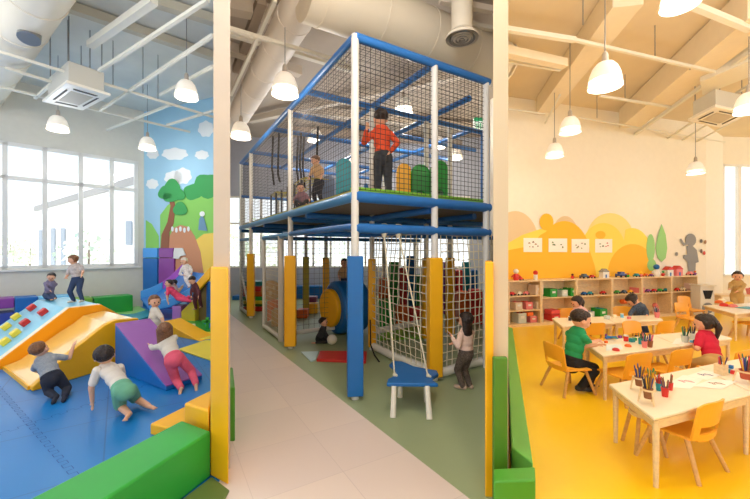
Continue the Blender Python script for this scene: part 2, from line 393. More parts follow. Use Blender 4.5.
MB().extrude([R2+V((0, 0, szr))+wo*.05, R3+V((0, 0, szr))+wo*.05, R3+V((0, 0, 4.1))+wo*.05, R2+V((0, 0, 4.1))+wo*.05], wo*.006).build('window_pane', GLASS, parent=w3)
WR0 = S0+SN*.36
def rmur(px, py, off=.004):
    t, z = onplane(px, py, WR0, SD); return WR0+SD*t-SN*off+V((0, 0, z))
hy = mat('mural deep yellow', (252, 190, 40), .7); hl = mat('mural lemon', (250, 222, 90), .7); hb = mat('mural beige', (228, 202, 160), .7); hp = mat('mural pale yellow', (250, 224, 140), .7)
def arc(cx, cy, rx, ry, a0, a1, n=16): return [(cx+rx*math.cos(math.radians(a0+(a1-a0)*i/n)), cy-ry*math.sin(math.radians(a0+(a1-a0)*i/n))) for i in range(n+1)]
mural('mural_hill', [(500, 290)]+arc(515, 246, 24, 35, 130, 0)+[(545, 290)], hb, .002, rmur)
mural('mural_hill', [(550, 290)]+arc(565, 240, 14, 24, 180, 0)+[(590, 290)], hb, .002, rmur)
mural('mural_hill', [(580, 290)]+arc(610, 240, 24, 27, 170, 10)+[(650, 290)], hp, .0025, rmur)
mural('mural_hill', [(500, 290), (500, 250), (508, 243), (522, 235), (540, 229), (552, 227), (560, 240), (560, 290)], hl, .006, rmur)
mural('mural_hill', [(574, 290)]+arc(603, 250, 22, 27, 150, 20)+arc(632, 258, 20, 30, 110, 0)+[(656, 290)], hl, .007, rmur)
mural('mural_hill', [(500, 292), (500, 252), (509, 250), (530, 246), (540, 235)]+arc(564, 258, 26, 37, 135, 10)+[(594, 265), (599, 292)], hy, .010, rmur)
mural('mural_hill', [(606, 292)]+arc(632, 276, 25, 32, 165, 5)+[(658, 292)], hy, .0115, rmur)
mural('mural_hill', blob(546, 222, 7, 8.5, 20), hy, .013, rmur)
mural('mural_hill', blob(600, 235, 5, 4, 16), hy, .0135, rmur)
gt = mat('mural pale green', (150, 208, 130), .7)
mural('mural_tree', blob(650, 248, 4.2, 14, 18), gt, .015, rmur); mural('mural_tree', [(661, 224), (665, 235), (666.5, 248), (665, 258), (661, 262), (657, 258), (655, 248), (657, 236)], gt, .016, rmur)
mural('mural_tree', blob(651, 265, 4.5, 6, 16), gt, .0165, rmur)
ms = mat('mural silhouette grey', (140, 140, 142), .7)
mural('mural_silhouette', blob(690, 240, 5.4, 6.4, 18), ms, .015, rmur)
mural('mural_silhouette', [(686, 246), (692, 246), (696, 250), (698, 262), (695, 263), (694.5, 276), (688, 276), (687, 262), (682.5, 258), (683, 255), (686.5, 255)], ms, .0155, rmur)
mural('mural_silhouette', [(686, 245), (683, 246), (680.5, 243), (679, 239), (680.5, 238.5), (683, 242.5), (686, 243)], ms, .0157, rmur)
for x, y, c in ((700.5, 241, (90, 90, 90)), (704.5, 242, (160, 120, 80)), (700.5, 251, (110, 90, 80)), (703.5, 253, (200, 70, 60)), (676, 254, (140, 140, 142))):
    mural('mural_leaf', blob(x, y, 1.3, 2.0, 10), mat('mural leaf %d' % c[0], c, .7), .017, rmur)

# ------------------------------------------------------------------ exterior seen through the windows
gm = mat('pale paving', (205, 205, 198), .8, var=.05, scale=.5)
gr_ = MB().box((-2, 40, -.3), (160, 110, .2)).build('ground', gm); struct(gr_)
bm_ = mat('white rendered wall', (238, 238, 236), .8); dk = mat('dark window glass', (120, 132, 145), .2)
bl = thing('building', 'white flat-roofed building seen through the playroom window', 'building', (-22, 30, -.2))
def bp(px, py, Y): return P(px, py, Y)
ra = P(36, 210, 26); rb = P(136, 182, 17.5)
wall_poly = [V((ra.x, ra.y, -.2)), V((rb.x, rb.y, -.2)), rb, ra]
MB().extrude(wall_poly, V((-3, 6, 0))).build('wall', bm_, parent=bl)
bd = V((rb.x-ra.x, rb.y-ra.y, 0)).normalized(); bn = V((bd.y, -bd.x, 0))
for x0, x1, y0, y1 in ((52, 56, 228, 268), (62, 66, 228, 266), (127, 133, 221, 245), (40, 43, 230, 268)):
    q = []
    for x, y in ((x0, y1), (x1, y1), (x1, y0), (x0, y0)):
        t, z = onplane(x, y, V((ra.x, ra.y, 0)), bd); q.append(V((ra.x, ra.y, 0))+bd*t+bn*.03+V((0, 0, z)))
    MB().extrude(q, bn*.05).build('window', dk, parent=bl)
MB().extrude([ra+V((0, 0, -.1)), rb+V((0, 0, -.1)), rb+V((0, 0, .25)), ra+V((0, 0, .25))], bn*.12).build('roof_edge', M_grey, parent=bl)
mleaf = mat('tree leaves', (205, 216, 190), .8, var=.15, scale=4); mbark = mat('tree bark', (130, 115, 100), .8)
def tree(px, Y, h, r, label, group, thin=False):
    c = P(px, 249, Y); t = thing('tree', label, 'tree', (c.x, c.y, -.2), group)
    MB().tube((c.x, c.y, -.2), (c.x+.05, c.y, h*.75), .07, .03, 8).build('trunk', mbark, parent=t)
    mb = MB(); rnd = random.Random(int(px*10))
    for i in range(110 if thin else 500):
        a = V((rnd.gauss(0, 1), rnd.gauss(0, 1), rnd.gauss(0, 1))).normalized()*r*rnd.random()**.4
        p = V((c.x, c.y, h-r))+V((a.x, a.y, a.z*1.0)); s_ = .10+.10*rnd.random(); u = V((rnd.uniform(-1, 1), rnd.uniform(-1, 1), rnd.uniform(-1, 1))).normalized(); w = u.orthogonal().normalized()
        mb.add([p+u*s_, p+w*s_*.6, p-u*s_, p-w*s_*.6], [(0, 1, 2, 3)])
    mb.build('foliage', mleaf, parent=t)
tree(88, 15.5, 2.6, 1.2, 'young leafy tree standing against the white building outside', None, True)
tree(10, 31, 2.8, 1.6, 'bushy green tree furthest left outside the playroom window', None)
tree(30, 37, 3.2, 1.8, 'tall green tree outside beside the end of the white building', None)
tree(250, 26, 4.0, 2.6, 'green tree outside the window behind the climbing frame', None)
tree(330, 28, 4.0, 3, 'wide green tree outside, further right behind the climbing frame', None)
car = thing('car', 'pale parked car outside the playroom window', 'car', (P(-14, 262, 24).x, 24, -.2))
c = car.location; MB().box((c.x, c.y, .35), (3.8, 1.7, .6)).prism([(c.x-1.2, c.y-.8), (c.x+1.1, c.y-.8), (c.x+1.1, c.y+.8), (c.x-1.2, c.y+.8)], .6, 1.1).build('car_body', mat('car paint', (200, 205, 210), .3), parent=car, bevel=.15)
for sx in (-1.2, 1.2): MB().tube((c.x+sx, c.y-.9, .1), (c.x+sx, c.y-.7, .1), .3, n=16).build('wheel', M_black, parent=car)

# ------------------------------------------------------------------ ceiling furniture
def barpx(a, b, z, r, name, m, label=None, cat=None, group=None, parent=None, sq=True, ext=0):
    Ya = F*(z-EYE)/(CY-a[1]); Yb = F*(z-EYE)/(CY-b[1])
    p = V(((a[0]-CX)/F*Ya, Ya, z)); q = V(((b[0]-CX)/F*Yb, Yb, z)); d = (q-p).normalized(); p -= d*ext; q += d*ext
    mb = MB()
    if sq:
        n = V((-d.y, d.x, 0))*r; mb.extrude([p-n-V((0, 0, r)), p+n-V((0, 0, r)), p+n+V((0, 0, r)), p-n+V((0, 0, r))], q-p)
    else: mb.tube(p, q, r, n=20)
    o = mb.build(name, m, parent=parent, smooth=0 if sq else 40)
    if label: tag(o, label, cat, group)
    return o, p, q
# left: strut grid
M_strut = mat('painted strut', (226, 222, 208), .5)
Lgrid = thing('ceiling_strut_grid', 'white hanging strut grid under the pale blue playroom ceiling', 'ceiling grid', (-4.5, 6, 4.6))
for a, b in (((-20, 46), (213, 117)), ((-20, 82), (190, 132)), ((99, 70.6), (208, 0)), ((99, 111), (213, 35)), ((107, 130), (172, 104)), ((167, 125), (213, 111)), ((35, 98), (52, 83)), ((160, 95), (213, 66)), ((5, 68), (52, 82))):
    barpx(a, b, 4.6, .022, 'strut', M_strut, parent=Lgrid)
barpx((90, 45), (154, 0), 4.85, .05, 'strut', M_strut, parent=Lgrid)
for x, y in ((68, 72), (90, 80), (113, 88), (158, 99), (143, 93), (50, 66)):
    Y = F*3.0/(CY-y); p = V(((x-CX)/F*Y, Y, 4.6)); MB().tube(p, p+V((0, 0, HL-4.6)), .008, n=6).build('hanger_rod', M_grey, parent=Lgrid)
# ceiling joists left
for a, b, w in (((50, 0), (213, 56), .07), ((95, -18), (213, 20), .07)):
    o, p, q = barpx(a, b, 5.38, w, 'trim_2', mat('joist paint', (196, 190, 172), .7)); struct(o)
# left big duct
p = V(((30-CX)/F*4.88, 4.88, 5.02)); d = V((-475, 358, 0)).normalized()
dl = thing('air_duct', 'wide cream round air duct crossing the top left of the playroom ceiling', 'air duct', (p.x, p.y, 5.0))
mduct = mat('cream duct metal', (226, 216, 196), .45, var=.02, scale=2)
MB().tube(p-d*1.6, p+d*5, .36, n=32).build('duct_tube', mduct, parent=dl, smooth=40)
for k in range(6):
    a_ = p-d*1.4+d*k*1.1; MB().tube(a_, a_+d*.04, .37, n=32).build('duct_seam', mduct, parent=dl, smooth=40)
vp = V((-4.95, 5.13, 4.70)); MB().tube(vp, vp+V((.02, -.03, -.10)), .13, n=20).build('duct_outlet', M_grey, parent=dl, smooth=40)
# AC cassettes
def cassette(quad, h, label):
    c = sum((V(q) for q in quad), V((0, 0, 0)))/4; t = thing('air_conditioner', label, 'air conditioner', c)
    z = c.z; pts = [(q[0], q[1]) for q in quad]
    MB().prism(pts, z, z+.05).build('fascia', M_offwhite, parent=t, bevel=.01)
    sh = lambda k: [(c.x+(q[0]-c.x)*k, c.y+(q[1]-c.y)*k) for q in pts]
    MB().prism(sh(.82), z+.05, z+h).build('casing', mat('casing grey white', (205, 202, 192), .5), parent=t, bevel=.01)
    gl = MB(); s5 = sh(.5); gl.prism(s5, z-.006, z+.002); gl.build('grille', mat('grille tan', (196, 186, 168), .6), parent=t)
    i6 = sh(.66); i8 = sh(.8)
    for k in range(4):
        a, b = V(i6[k]+(0,)), V(i6[(k+1) % 4]+(0,)); a2, b2 = V(i8[k]+(0,)), V(i8[(k+1) % 4]+(0,))
        m1 = a.lerp(b, .12); m2 = a.lerp(b, .88); n1 = a.lerp(a2, .55).lerp(b.lerp(b2, .55), .12); n2 = a.lerp(a2, .55).lerp(b.lerp(b2, .55), .88)
        MB().prism([m1[:2], m2[:2], n2[:2], n1[:2]], z-.008, z+.001).build('air_slot', mat('dark slot', (80, 76, 70), .7), parent=t)
    for q in sh(.75): MB().tube((q[0], q[1], z+h), (q[0], q[1], (HL if c.x < 0 else HR)), .008, n=6).build('hanger_rod', M_grey, parent=t)
cassette([G_ for G_ in (V((-6.09, 6.55, 4.3)), V((-5.0, 5.8, 4.3)), V((-4.65, 6.3, 4.3)), V((-5.68, 6.96, 4.3)))], .42, 'white ceiling cassette air conditioner hanging in the blue playroom')
cassette([V((5.84, 6.69, 4.0)), V((5.73, 6.03, 4.0)), V((6.64, 6.34, 4.0)), V((6.82, 7.07, 4.0))], .35, 'cream ceiling cassette air conditioner hanging in the yellow craft room')
# centre ducts
d1 = V((-212, 358, 0)).normalized(); d2 = V((605, 358, 0)).normalized()
p = V((-.93, 4.73, 4.9)); t = thing('air_duct', 'round white air duct running back over the walkway in the middle room', 'air duct', p)
mdc = mat('taupe duct metal', (238, 230, 220), .5, var=.03, scale=2)
MB().tube(p-d1*1.5, p+d1*5.6, .25, n=32).build('duct_tube', mdc, parent=t, smooth=40)
for k in range(8):
    a_ = p-d1*1.3+d1*k*.85; MB().tube(a_, a_+d1*.03, .257, n=32).build('duct_seam', mdc, parent=t, smooth=40)
p = V((.97, 5.35, 4.72)); t = thing('air_duct', 'fat cream air duct crossing above the climbing frame', 'air duct', p)
MB().tube(p-d2*2.1, p+d2*1.25, .36, n=36).build('duct_tube', mduct, parent=t, smooth=40)
for k in range(5):
    a_ = p-d2*1.9+d2*k*.8; MB().tube(a_, a_+d2*.03, .367, n=36).build('duct_seam', mduct, parent=t, smooth=40)
p = P(462, 39, 4.45); t = thing('ceiling_diffuser', 'round louvred air diffuser on a short drop beside the fat cream duct', 'air diffuser', p)
MB().tube(p, (p.x, p.y, HC), .13, n=24).build('drop_pipe', mduct, parent=t, smooth=40)
MB().lathe([(.20, 0), (.2, .03), (.13, .1)], p, 28).build('rim', mduct, parent=t, smooth=40)
for k, r_ in enumerate((.16, .12, .08, .04)): MB().lathe([(r_, -.005-.006*k), (r_-.028, .025)], p, 28).build('louvre', mat('louvre grey', (150, 142, 130), .5), parent=t, smooth=40)
# centre joists / conduits
M_joist = mat('taupe joist', (214, 203, 188), .7); M_joistD = mat('brown joist', (165, 150, 135), .8)
for a, b, w, z, m_ in (((228, 32), (360, 72), .05, 5.0, M_strut), ((228, 28), (345, 63), .025, 4.5, M_strut), ((355, 2), (500, 30), .03, 4.9, M_strut),
                     ((228, 48), (300, 72), .09, 5.3, M_joist), ((231, 95), (275, 0), .025, 4.7, M_strut), ((236, 70), (262, 0), .07, 5.3, M_joistD), ((228, 5), (290, 18), .1, 5.35, M_joist),
                     ((420, 5), (492, 24), .1, 5.3, M_joist), ((440, 0), (492, 10), .04, 4.9, M_joist), ((300, 110), (480, 128), .1, 5.3, M_joist), ((290, 130), (480, 145), .1, 5.3, M_joistD), ((250, 120), (480, 70), .08, 5.3, M_joist)):
    o, p, q = barpx(a, b, z, w, 'trim_3', m_); struct(o)
# right beams / conduits
M_bm = mat('cream beam', (230, 216, 190), .7, var=.02)
o, p, q = barpx((545, 105), (628, -8), 4.72, .17, 'trim_4', M_bm); struct(o)
o, p, q = barpx((630, 118), (770, -2), 4.66, .22, 'trim_4', M_bm); struct(o)
Rgrid = thing('ceiling_conduit_grid', 'cream hanging conduits under the craft room ceiling', 'ceiling conduit', (4.5, 5, 4.4))
for a, b, r_ in (((500, 28), (575, 40), .03), ((575, 40), (728, 75), .02), ((500, 50), (565, 64), .06), ((500, 60), (560, 70), .02), ((600, 96), (670, 107), .02), ((500, 108), (545, 114), .012), ((575, 117), (725, 142), .012),
               ((620, 145), (760, 45), .03), ((650, 150), (760, 78), .02), ((663, 152), (760, 92), .016), ((660, -8), (750, 29), .035), ((690, 145), (740, 118), .014), ((538, 137), (560, 95), .014)):
    barpx(a, b, 4.42, r_, 'conduit', M_strut if r_ < .05 else M_bm, parent=Rgrid)
for x, y in ((655, 58), (583, 25), (597, 118), (625, 100), (690, 70)):
    Y = F*2.82/(CY-y); p = V(((x-CX)/F*Y, Y, 4.42)); MB().tube(p, p+V((0, 0, .48)), .007, n=6).build('hanger_rod', M_grey, parent=Rgrid)
# rectangular duct near right windows
a = P(700, 60, 6.6); a = P(700, 58, 5.9); q = [a, P(752, 38, 5.2), P(752, 60, 5.2), P(700, 82, 5.9)]
tag(MB().extrude([V(k) for k in q], V((.5, .5, 0))).build('air_duct', mat('pale duct', (228, 222, 205), .5)), 'boxy pale air duct at the upper right above the craft tables', 'air duct')

# ------------------------------------------------------------------ pendant lamps
M_shade = mat('frosted lamp shade', (236, 230, 220), .35, trans=.0, emit=(255, 246, 230), es=.22); M_bulb = mat('lit bulb', (255, 255, 255), .3, emit=(255, 244, 222), es=9)
M_sock = mat('lamp socket', (178, 168, 156), .4)
M_rim = mat('clear shade rim', (222, 214, 200), .15, alpha=.6)
def lamp_proto(D, cordlen, warm):
    t = thing('pendant_lamp', 'x', 'pendant lamp', (0, 0, 0))
    h = D*.82
    MB().tube((0, 0, h*1.35), (0, 0, cordlen), .006, n=6).build('cord', M_grey, parent=t)
    MB().lathe([(.0, h*1.42), (D*.05, h*1.4), (D*.09, h*1.3), (D*.1, h*1.05), (D*.14, h*.98), (D*.14, h*.93)], n=20).build('socket', M_sock, parent=t, smooth=50)
    MB().lathe([(D*.10, h*1.0), (D*.24, h*.94), (D*.36, h*.76), (D*.44, h*.5), (D*.475, h*.27), (D*.455, h*.27), (D*.42, h*.5), (D*.34, h*.72), (D*.22, h*.9), (0, h*.95)], n=28).build('shade', M_shade, parent=t, smooth=50)
    MB().lathe([(D*.475, h*.27), (D*.5, h*.06), (D*.5, 0), (D*.485, 0), (D*.48, h*.06), (D*.455, h*.27)], n=28).build('shade_rim', M_rim, parent=t, smooth=50)
    MB().ell((0, 0, h*.45), (D*.3, D*.3, h*.33)).build('bulb', M_bulb, parent=t, smooth=True)
    ld = bpy.data.lights.new('lamp light', 'POINT'); ld.energy = LAMP_W; ld.shadow_soft_size = .2; ld.color = warm
    lo = bpy.data.objects.new('lamp_light', ld); COL.objects.link(lo); lo.parent = t; lo.location = (0, 0, -.1)
    return t
LAMP_W = 22
coolc = (1, .97, .93); warmc = (1, .965, .91)
def lampw(x, y, z, D, H, col, label, group, W=None):
    global LAMP_W
    k = LAMP_W; LAMP_W = W or k; t = lamp_proto(D, H-z, col); LAMP_W = k; t.location = (x, y, z); t['label'] = label; t['group'] = group
def lamps(spec, D, H, col, group):
    global LAMP_W
    for (px, py, w, lab) in spec:
        Y = F*D/w*(.4/.36 if D == .36 else 1.08 if D == .37 else 1.0); b = P(px, py, Y); cl = (4.66 if px == 285 else H)-b.z
        LAMP_W_ = LAMP_W; LAMP_W = 6 if (px > 540 and w <= 20) else LAMP_W; t = lamp_proto(D, cl, col); LAMP_W = LAMP_W_; t.location = b; t['label'] = lab; t['group'] = group
lamps([(186.5, 98, 24, 'frosted pendant lamp nearest the left dividing wall in the blue playroom'), (58, 130.5, 20, 'frosted pendant lamp hanging in front of the big window under the air conditioner'), (147.5, 149.5, 17, 'small frosted pendant lamp hanging by the painted mural corner')], .36, HL, coolc, 'pendant lamps in the blue playroom')
lamps([(285, 95, 29, 'frosted pendant lamp hanging highest left of the climbing frame'), (241, 138, 21, 'frosted pendant lamp over the walkway next to the left dividing wall'), (455, 159, 16, 'frosted pendant lamp glimpsed through the upper black net'), (352, 163, 13, 'far frosted pendant lamp behind the front corner post')], .37, HC, (1, .9, .78), 'pendant lamps in the middle room')
lamps([(605, 87.5, 31, 'largest fully visible frosted pendant lamp in the yellow craft room'), (570, 133, 20, 'frosted pendant lamp second from the wall in the craft room left row'), (554.5, 157, 17, 'farthest frosted pendant lamp in the craft room left row'), (680, 6, 34, 'pendant lamp cut by the top edge of the picture'), (749, 112, 24, 'pendant lamp cut by the right edge beside the cream air conditioner'), (695.5, 174, 15, 'small pendant lamp near the window corner of the craft room')], .32, HR, warmc, 'pendant lamps in the craft room')
# extra pendant lamps out of view, added to brighten the three rooms
for x, y, lb, g_, D_, H_, c_, W_ in ((-3.2, 3.0, 'added pendant lamp above the foam ramps, over the top edge of the view', 'pendant lamps in the blue playroom', .4, HL, coolc, 50), (-5.6, 4.0, 'added pendant lamp above the foam slide, over the top edge of the view', 'pendant lamps in the blue playroom', .4, HL, coolc, 50),
        (-2.2, .6, 'added pendant lamp over the open end of the blue mats', 'pendant lamps in the blue playroom', .4, HL, coolc, 40),
        (.3, 2.2, 'added pendant lamp above the walkway in front of the climbing frame', 'pendant lamps in the middle room', .4, HC, (1, .94, .88), 95), (-.6, -.6, 'added pendant lamp at the open end of the walkway', 'pendant lamps in the middle room', .4, HC, (1, .94, .88), 70),
        (2.4, 2.0, 'added pendant lamp above the nearest craft table', 'pendant lamps in the craft room', .36, HR, warmc, 24), (4.6, 3.2, 'added pendant lamp above the right end of the craft tables', 'pendant lamps in the craft room', .36, HR, warmc, 24)):
    lampw(x, y, 4.35, D_, H_, c_, lb, g_, W_)
for x, y in ((.6, 7.6), (-1.6, 9.6), (1.8, 10.2)):  # more lamps added behind the frame to light the depth of the middle room
    lampw(x, y, 4.5, .4, HC, (1, .93, .85), 'added pendant lamp behind the upper beams of the climbing frame', 'pendant lamps in the middle room', 90)
# exit sign
s0 = P(480, 131, 7.2); t = thing('exit_sign', 'green and white hanging exit sign above the climbing frame', 'sign', s0)
MB().box(s0+V((0, 0, .13)), (.26, .05, .26)).build('panel', mat('sign white', (240, 245, 240), .5, emit=(230, 245, 235), es=.5), parent=t)
MB().box(s0+V((0, -.028, .225)), (.26, .01, .07)).build('green_band', mat('sign green', (20, 160, 100), .5, emit=(20, 160, 100), es=.5), parent=t)
mb = MB()
for dx, h_ in ((-.07, .1), (-.035, .07), (0, .11), (.05, .06), (.08, .1)): mb.box(s0+V((dx, -.028, .09)), (.018, .008, h_))
mb.build('green_figures', MATS['sign green'], parent=t)
MB().tube(s0+V((0, 0, .26)), s0+V((0, 0, HC-s0.z)), .01).build('hanger', M_white, parent=t)

# ------------------------------------------------------------------ climbing frame
F0 = V((-.2145, 3.84, 0)); U2 = V((.8606, .5093, 0)); U1 = V((-.5096, .8604, 0))
def S(w, s, z=0): return F0+U2*w+U1*s+V((0, 0, z))
ZD, ZT = 2.17, 3.88
cf = thing('play_structure', 'two-storey blue and white climbing frame with nets and padded posts in the middle room', 'climbing frame', (F0.x, F0.y, 0))
M_deck = mat('grey deck underside', (128, 118, 108), .8, var=.1, scale=20)
M_edge = vinyl('lime green', (130, 190, 60)); M_pipeL = mat('light blue pipe foam', (70, 150, 215), .3)
RZ = math.atan2(U2.y, U2.x)
def cpost(p, z0, z1, sleeve=None, sw=.17, ztop=1.5, r=.042, rz=.12):
    o = MB().tube((p.x, p.y, z0), (p.x, p.y, z1), r, n=14).build('post', M_white, parent=cf, smooth=40)
    if sleeve:
        MB().box((p.x, p.y, (.05+ztop)/2), (sw, sw, ztop-.05), rz=rz).build('foam_sleeve', sleeve, parent=o, bevel=.012)
    return o
cpost(S(0, 0), 0, ZT+.02, M_blue, ztop=1.53); cpost(S(1.1, 0), 0, ZT+.02, M_yel, .165); cpost(S(0, 2.257), 0, ZT+.02, M_yel, .18)
cpost(S(0, 5.27), 0, ZT+.02, M_yel, .16); cpost(S(0, 6.52), 0, ZT+.02, None); cpost(S(2.0, 0), 0, ZT, None)
cpost(S(1.1, 1.53), 0, ZT, M_yel, .12, 1.45); cpost(S(2.2, 1.53), 0, ZT, M_yel, .14, 1.45)
cpost(S(0, 4.02), 0, 1.83, None, r=.035); cpost(S(0, 2.8), 0, 1.83, None, r=.05)
M_olive = vinyl('olive yellow', (190, 175, 50))
for px, Y, m_ in ((306, 8.9, M_olive), (326, 8.1, M_yel)):
    q = P(px, 249, Y); q.z = 0; cpost(q, 0, ZD, m_, .15, 1.42)
for px, Y in ((450, 6.6), (384, 8.8), (415, 10.0)):
    q = P(px, 249, Y); q.z = 0; cpost(q, 0, ZT, M_yel if px == 450 else None, .14, 1.45)
def beam(a, b, r=.045, m=None, name='beam'): return MB().tube(a, b, r, n=12).build(name, m or M_blueP, parent=cf, smooth=40)
# top beams
beam(S(0, 0, ZT), S(2.05, 0, ZT), .05); beam(S(0, 0, ZT), S(0, 6.52, ZT), .045, M_blueP); beam(S(1.1, 0, ZT), S(1.1, 6.5, ZT))
beam(S(2.2, .5, ZT), S(2.2, 6.5, ZT)); beam(S(3.3, 1.5, ZT), S(3.3, 6.5, ZT))
for s_, wm in ((1.53, 3.6), (2.5, 4.4), (3.4, 4.4), (5.27, 4.4), (6.52, 4.4)): beam(S(0, s_, ZT), S(wm, s_, ZT))
# mid rails upstairs
for s_ in (6.5,): beam(S(0, s_, 3.0), S(4.4, s_, 3.0), .035)
for w_ in (2.4, 2.9, 3.4): beam(S(w_, 6.4, ZD), S(w_, 6.4, ZT-.2), .035)
beam(S(2.4, 6.4, 3.1), S(3.6, 6.4, 3.1), .035)
q = P(483, 249, 6.9); beam((q.x, q.y, ZD), (q.x, q.y, 3.85), .045)
# deck
poly = [XY(S(0, 0)), XY(S(2.0, 0)), XY(S(4.2, 2.0)), XY(S(4.4, 6.5)), XY(S(0, 6.5))]
dk_ = MB().prism(poly, ZD-.02, ZD+.03).build('deck', M_deck, parent=cf)
for w_, s0_ in ((1.1, .05), (2.2, .4), (3.3, 1.6)): beam(S(w_, s0_, ZD-.08), S(w_, 6.4, ZD-.08), .045)
for s_ in (1.53, 2.257, 4.02, 5.27, 6.5): beam(S(0, s_, ZD-.08), S(min(4.3, 2.0+1.1*s_), s_, ZD-.08), .045)
beam(S(0, 0, ZD+.0), S(2.05, 0, ZD+.0), .062, M_blueP, 'deck_rail'); beam(S(0, 0, ZD), S(0, 6.52, ZD), .058, M_pipeL, 'deck_rail')
MB().extrude([S(0, .02, ZD+.06), S(2.05, .02, ZD+.06), S(2.05, .02, ZD+.11), S(0, .02, ZD+.11)], U1*.1).build('deck_edging', M_edge, parent=cf)
MB().extrude([S(0.02, .02, ZD+.05), S(.02, 6.4, ZD+.05), S(.02, 6.4, ZD+.085), S(.02, .02, ZD+.085)], U2*.08).build('deck_edging', vinyl('straw', (200, 190, 90)), parent=cf)
beam(S(0, 0, 1.83), S(1.1, 0, 1.83), .055, M_blueP, 'lower_rail'); beam(S(1.1, 0, 1.83), S(2.05, 0, 1.83), .055, M_blueP, 'lower_rail')
beam(S(0, 0, 1.85), S(0, 2.257, 1.85), .04, M_blueP, 'lower_rail'); beam(S(0, 2.257, 1.83), S(0, 4.02, 1.83), .045, M_pipeL, 'lower_rail'); beam(S(0, 5.27, 1.85), S(0, 6.52, 1.85), .04, M_pipeL, 'lower_rail')
beam(S(1.1, 0, 1.83), S(1.1, 1.53, 1.83), .04, M_blueP, 'lower_rail'); beam(S(0, 1.53, 1.83), S(4, 1.53, 1.83), .04, M_blueP, 'lower_rail'); beam(S(0, 4.02, 1.83), S(4, 4.02, 1.83), .04, M_blueP, 'lower_rail')
# floor rails
for a, b in ((S(0, 2.8, .05), S(0, 4.02, .05)), (S(0, 5.27, .05), S(0, 6.52, .05)), (S(0, 2.8, .12), S(2.4, 2.8, .12)), (S(0, 4.02, .05), S(.9, 5.2, .05))):
    beam(a, b, .04, M_white, 'floor_rail')
beam(S(0, 6.5, 1.0), S(0, 5.3, .06), .03, M_white, 'brace')
MB().path([S(1.1, 1.5, .07), S(1.08, .9, .07), S(1.15, .1, .07), S(1.25, .0, .07), S(1.7, .06, .07), S(2.15, .08, .07)], .055, 12).build('floor_rail', M_white, parent=cf, smooth=60)
beam(S(1.2, 1.5, .3), S(2.3, 1.7, .3), .05, M_white, 'floor_rail')

def net(name, fn, nu, nv, r, m, parent, sub=1, nsid=3, wob=0.):
    mb = MB(); rnd = random.Random(3); off = {}
    def q(i, j):
        k = (i, j)
        if k not in off: off[k] = V((rnd.uniform(-wob, wob), rnd.uniform(-wob, wob), rnd.uniform(-wob, wob)))
        return fn(i/nu, j/nv)+off[k]
    for i in range(nu+1): mb.path([q(i, j) for j in range(0, nv+1, sub)], r, nsid)
    for j in range(nv+1): mb.path([q(i, j) for i in range(0, nu+1, sub)], r, nsid)
    return mb.build(name, m, parent=parent)
lerp = lambda a, b, t: a+(b-a)*t
# black safety nets upstairs
net('safety_net', lambda u, v: S(2.05*u, 0, lerp(ZD+.08, ZT-.05, v)), 32, 27, .0036, M_net, cf, 1)
mnl = mat('grey net cord', (92, 88, 88), .7)
net('safety_net', lambda u, v: S(0, 6.52*u, lerp(ZD+.08, ZT-.05, v)), 92, 24, .0028, mnl, cf, 4)
net('safety_net', lambda u, v: S(4.3*u, 6.48, lerp(ZD+.08, ZT-.05, v)), 50, 20, .004, mnl, cf, 5)
net('safety_net', lambda u, v: S(4.3*u, 6.48*v, ZT-.02)if 4.3*u < 2.0+1.1*6.48*v else S(2.0+1.1*6.48*v if 2.0+1.1*6.48*v < 4.3 else 4.3, 6.48*v, ZT-.02), 50, 70, .003, mnl, cf, 1)
net('safety_net', lambda u, v: S(0, lerp(2.8, 4.02, u), lerp(.1, 1.8, v)), 14, 20, .004, M_rope, cf, 1)
net('safety_net', lambda u, v: S(0, lerp(5.27, 6.5, u), lerp(.1, 1.8, v)), 14, 20, .004, mnl, cf, 1)
net('safety_net', lambda u, v: S(lerp(.1, 4.2, u), 2.8, lerp(.15, 1.8, v)), 40, 18, .003, mnl, cf, 1)
# cargo net below, bulging
def cargo1(u, v):
    b = math.sin(math.pi*u)*math.sin(math.pi*v)*.06
    return S(1.1-.02-b, 1.48*(1-u), lerp(.09, 1.8, v))
def cargo2(u, v):
    b = math.sin(math.pi*u)*math.sin(math.pi*v)*.08
    return lerp(S(1.2, 0), S(2.17, .06), u)+V((0, 0, lerp(.1, 1.78, v)))+V((.3, -.8, 0))*b
net('cargo_net', cargo1, 13, 16, .0065, M_rope, cf, 1, 5, .008); net('cargo_net', cargo2, 10, 16, .0065, M_rope, cf, 1, 5, .008)
MB().path([S(1.02, 1.45, .5), S(1.0, 1.4, .12), S(.95, 1.2, .02), S(.85, .9, .02)], .012, 6).build('strap', M_black, parent=cf)
# hanging ropes upstairs
for x, y0, y1, Y in ((273, 150, 185, 7.2), (279, 165, 182, 7.0), (318, 140, 186, 6.6), (301, 145, 186, 7.0), (304, 146, 188, 7.1), (298, 150, 190, 7.2)):
    a = P(x, y0, Y); a.z = ZT; MB().path([a, P(x-1, (y0+y1)/2, Y), P(x+1, y1, Y)], .02, 6).build('hanging_rope', M_black, parent=cf)
# upstairs rope bridge fence at the left
for i in range(7):
    a = S(.5, 2.7+.45*i, ZD); MB().tube(a, a+V((0, 0, .75)), .02, n=6).build('fence_bar', mat('dark steel', (50, 56, 66), .5), parent=cf)
net('yellow_net', lambda u, v: S(.5+.35*v, lerp(2.7, 5.4, u), ZD+.72+.06*math.sin(u*9)), 24, 5, .008, M_olive, cf)

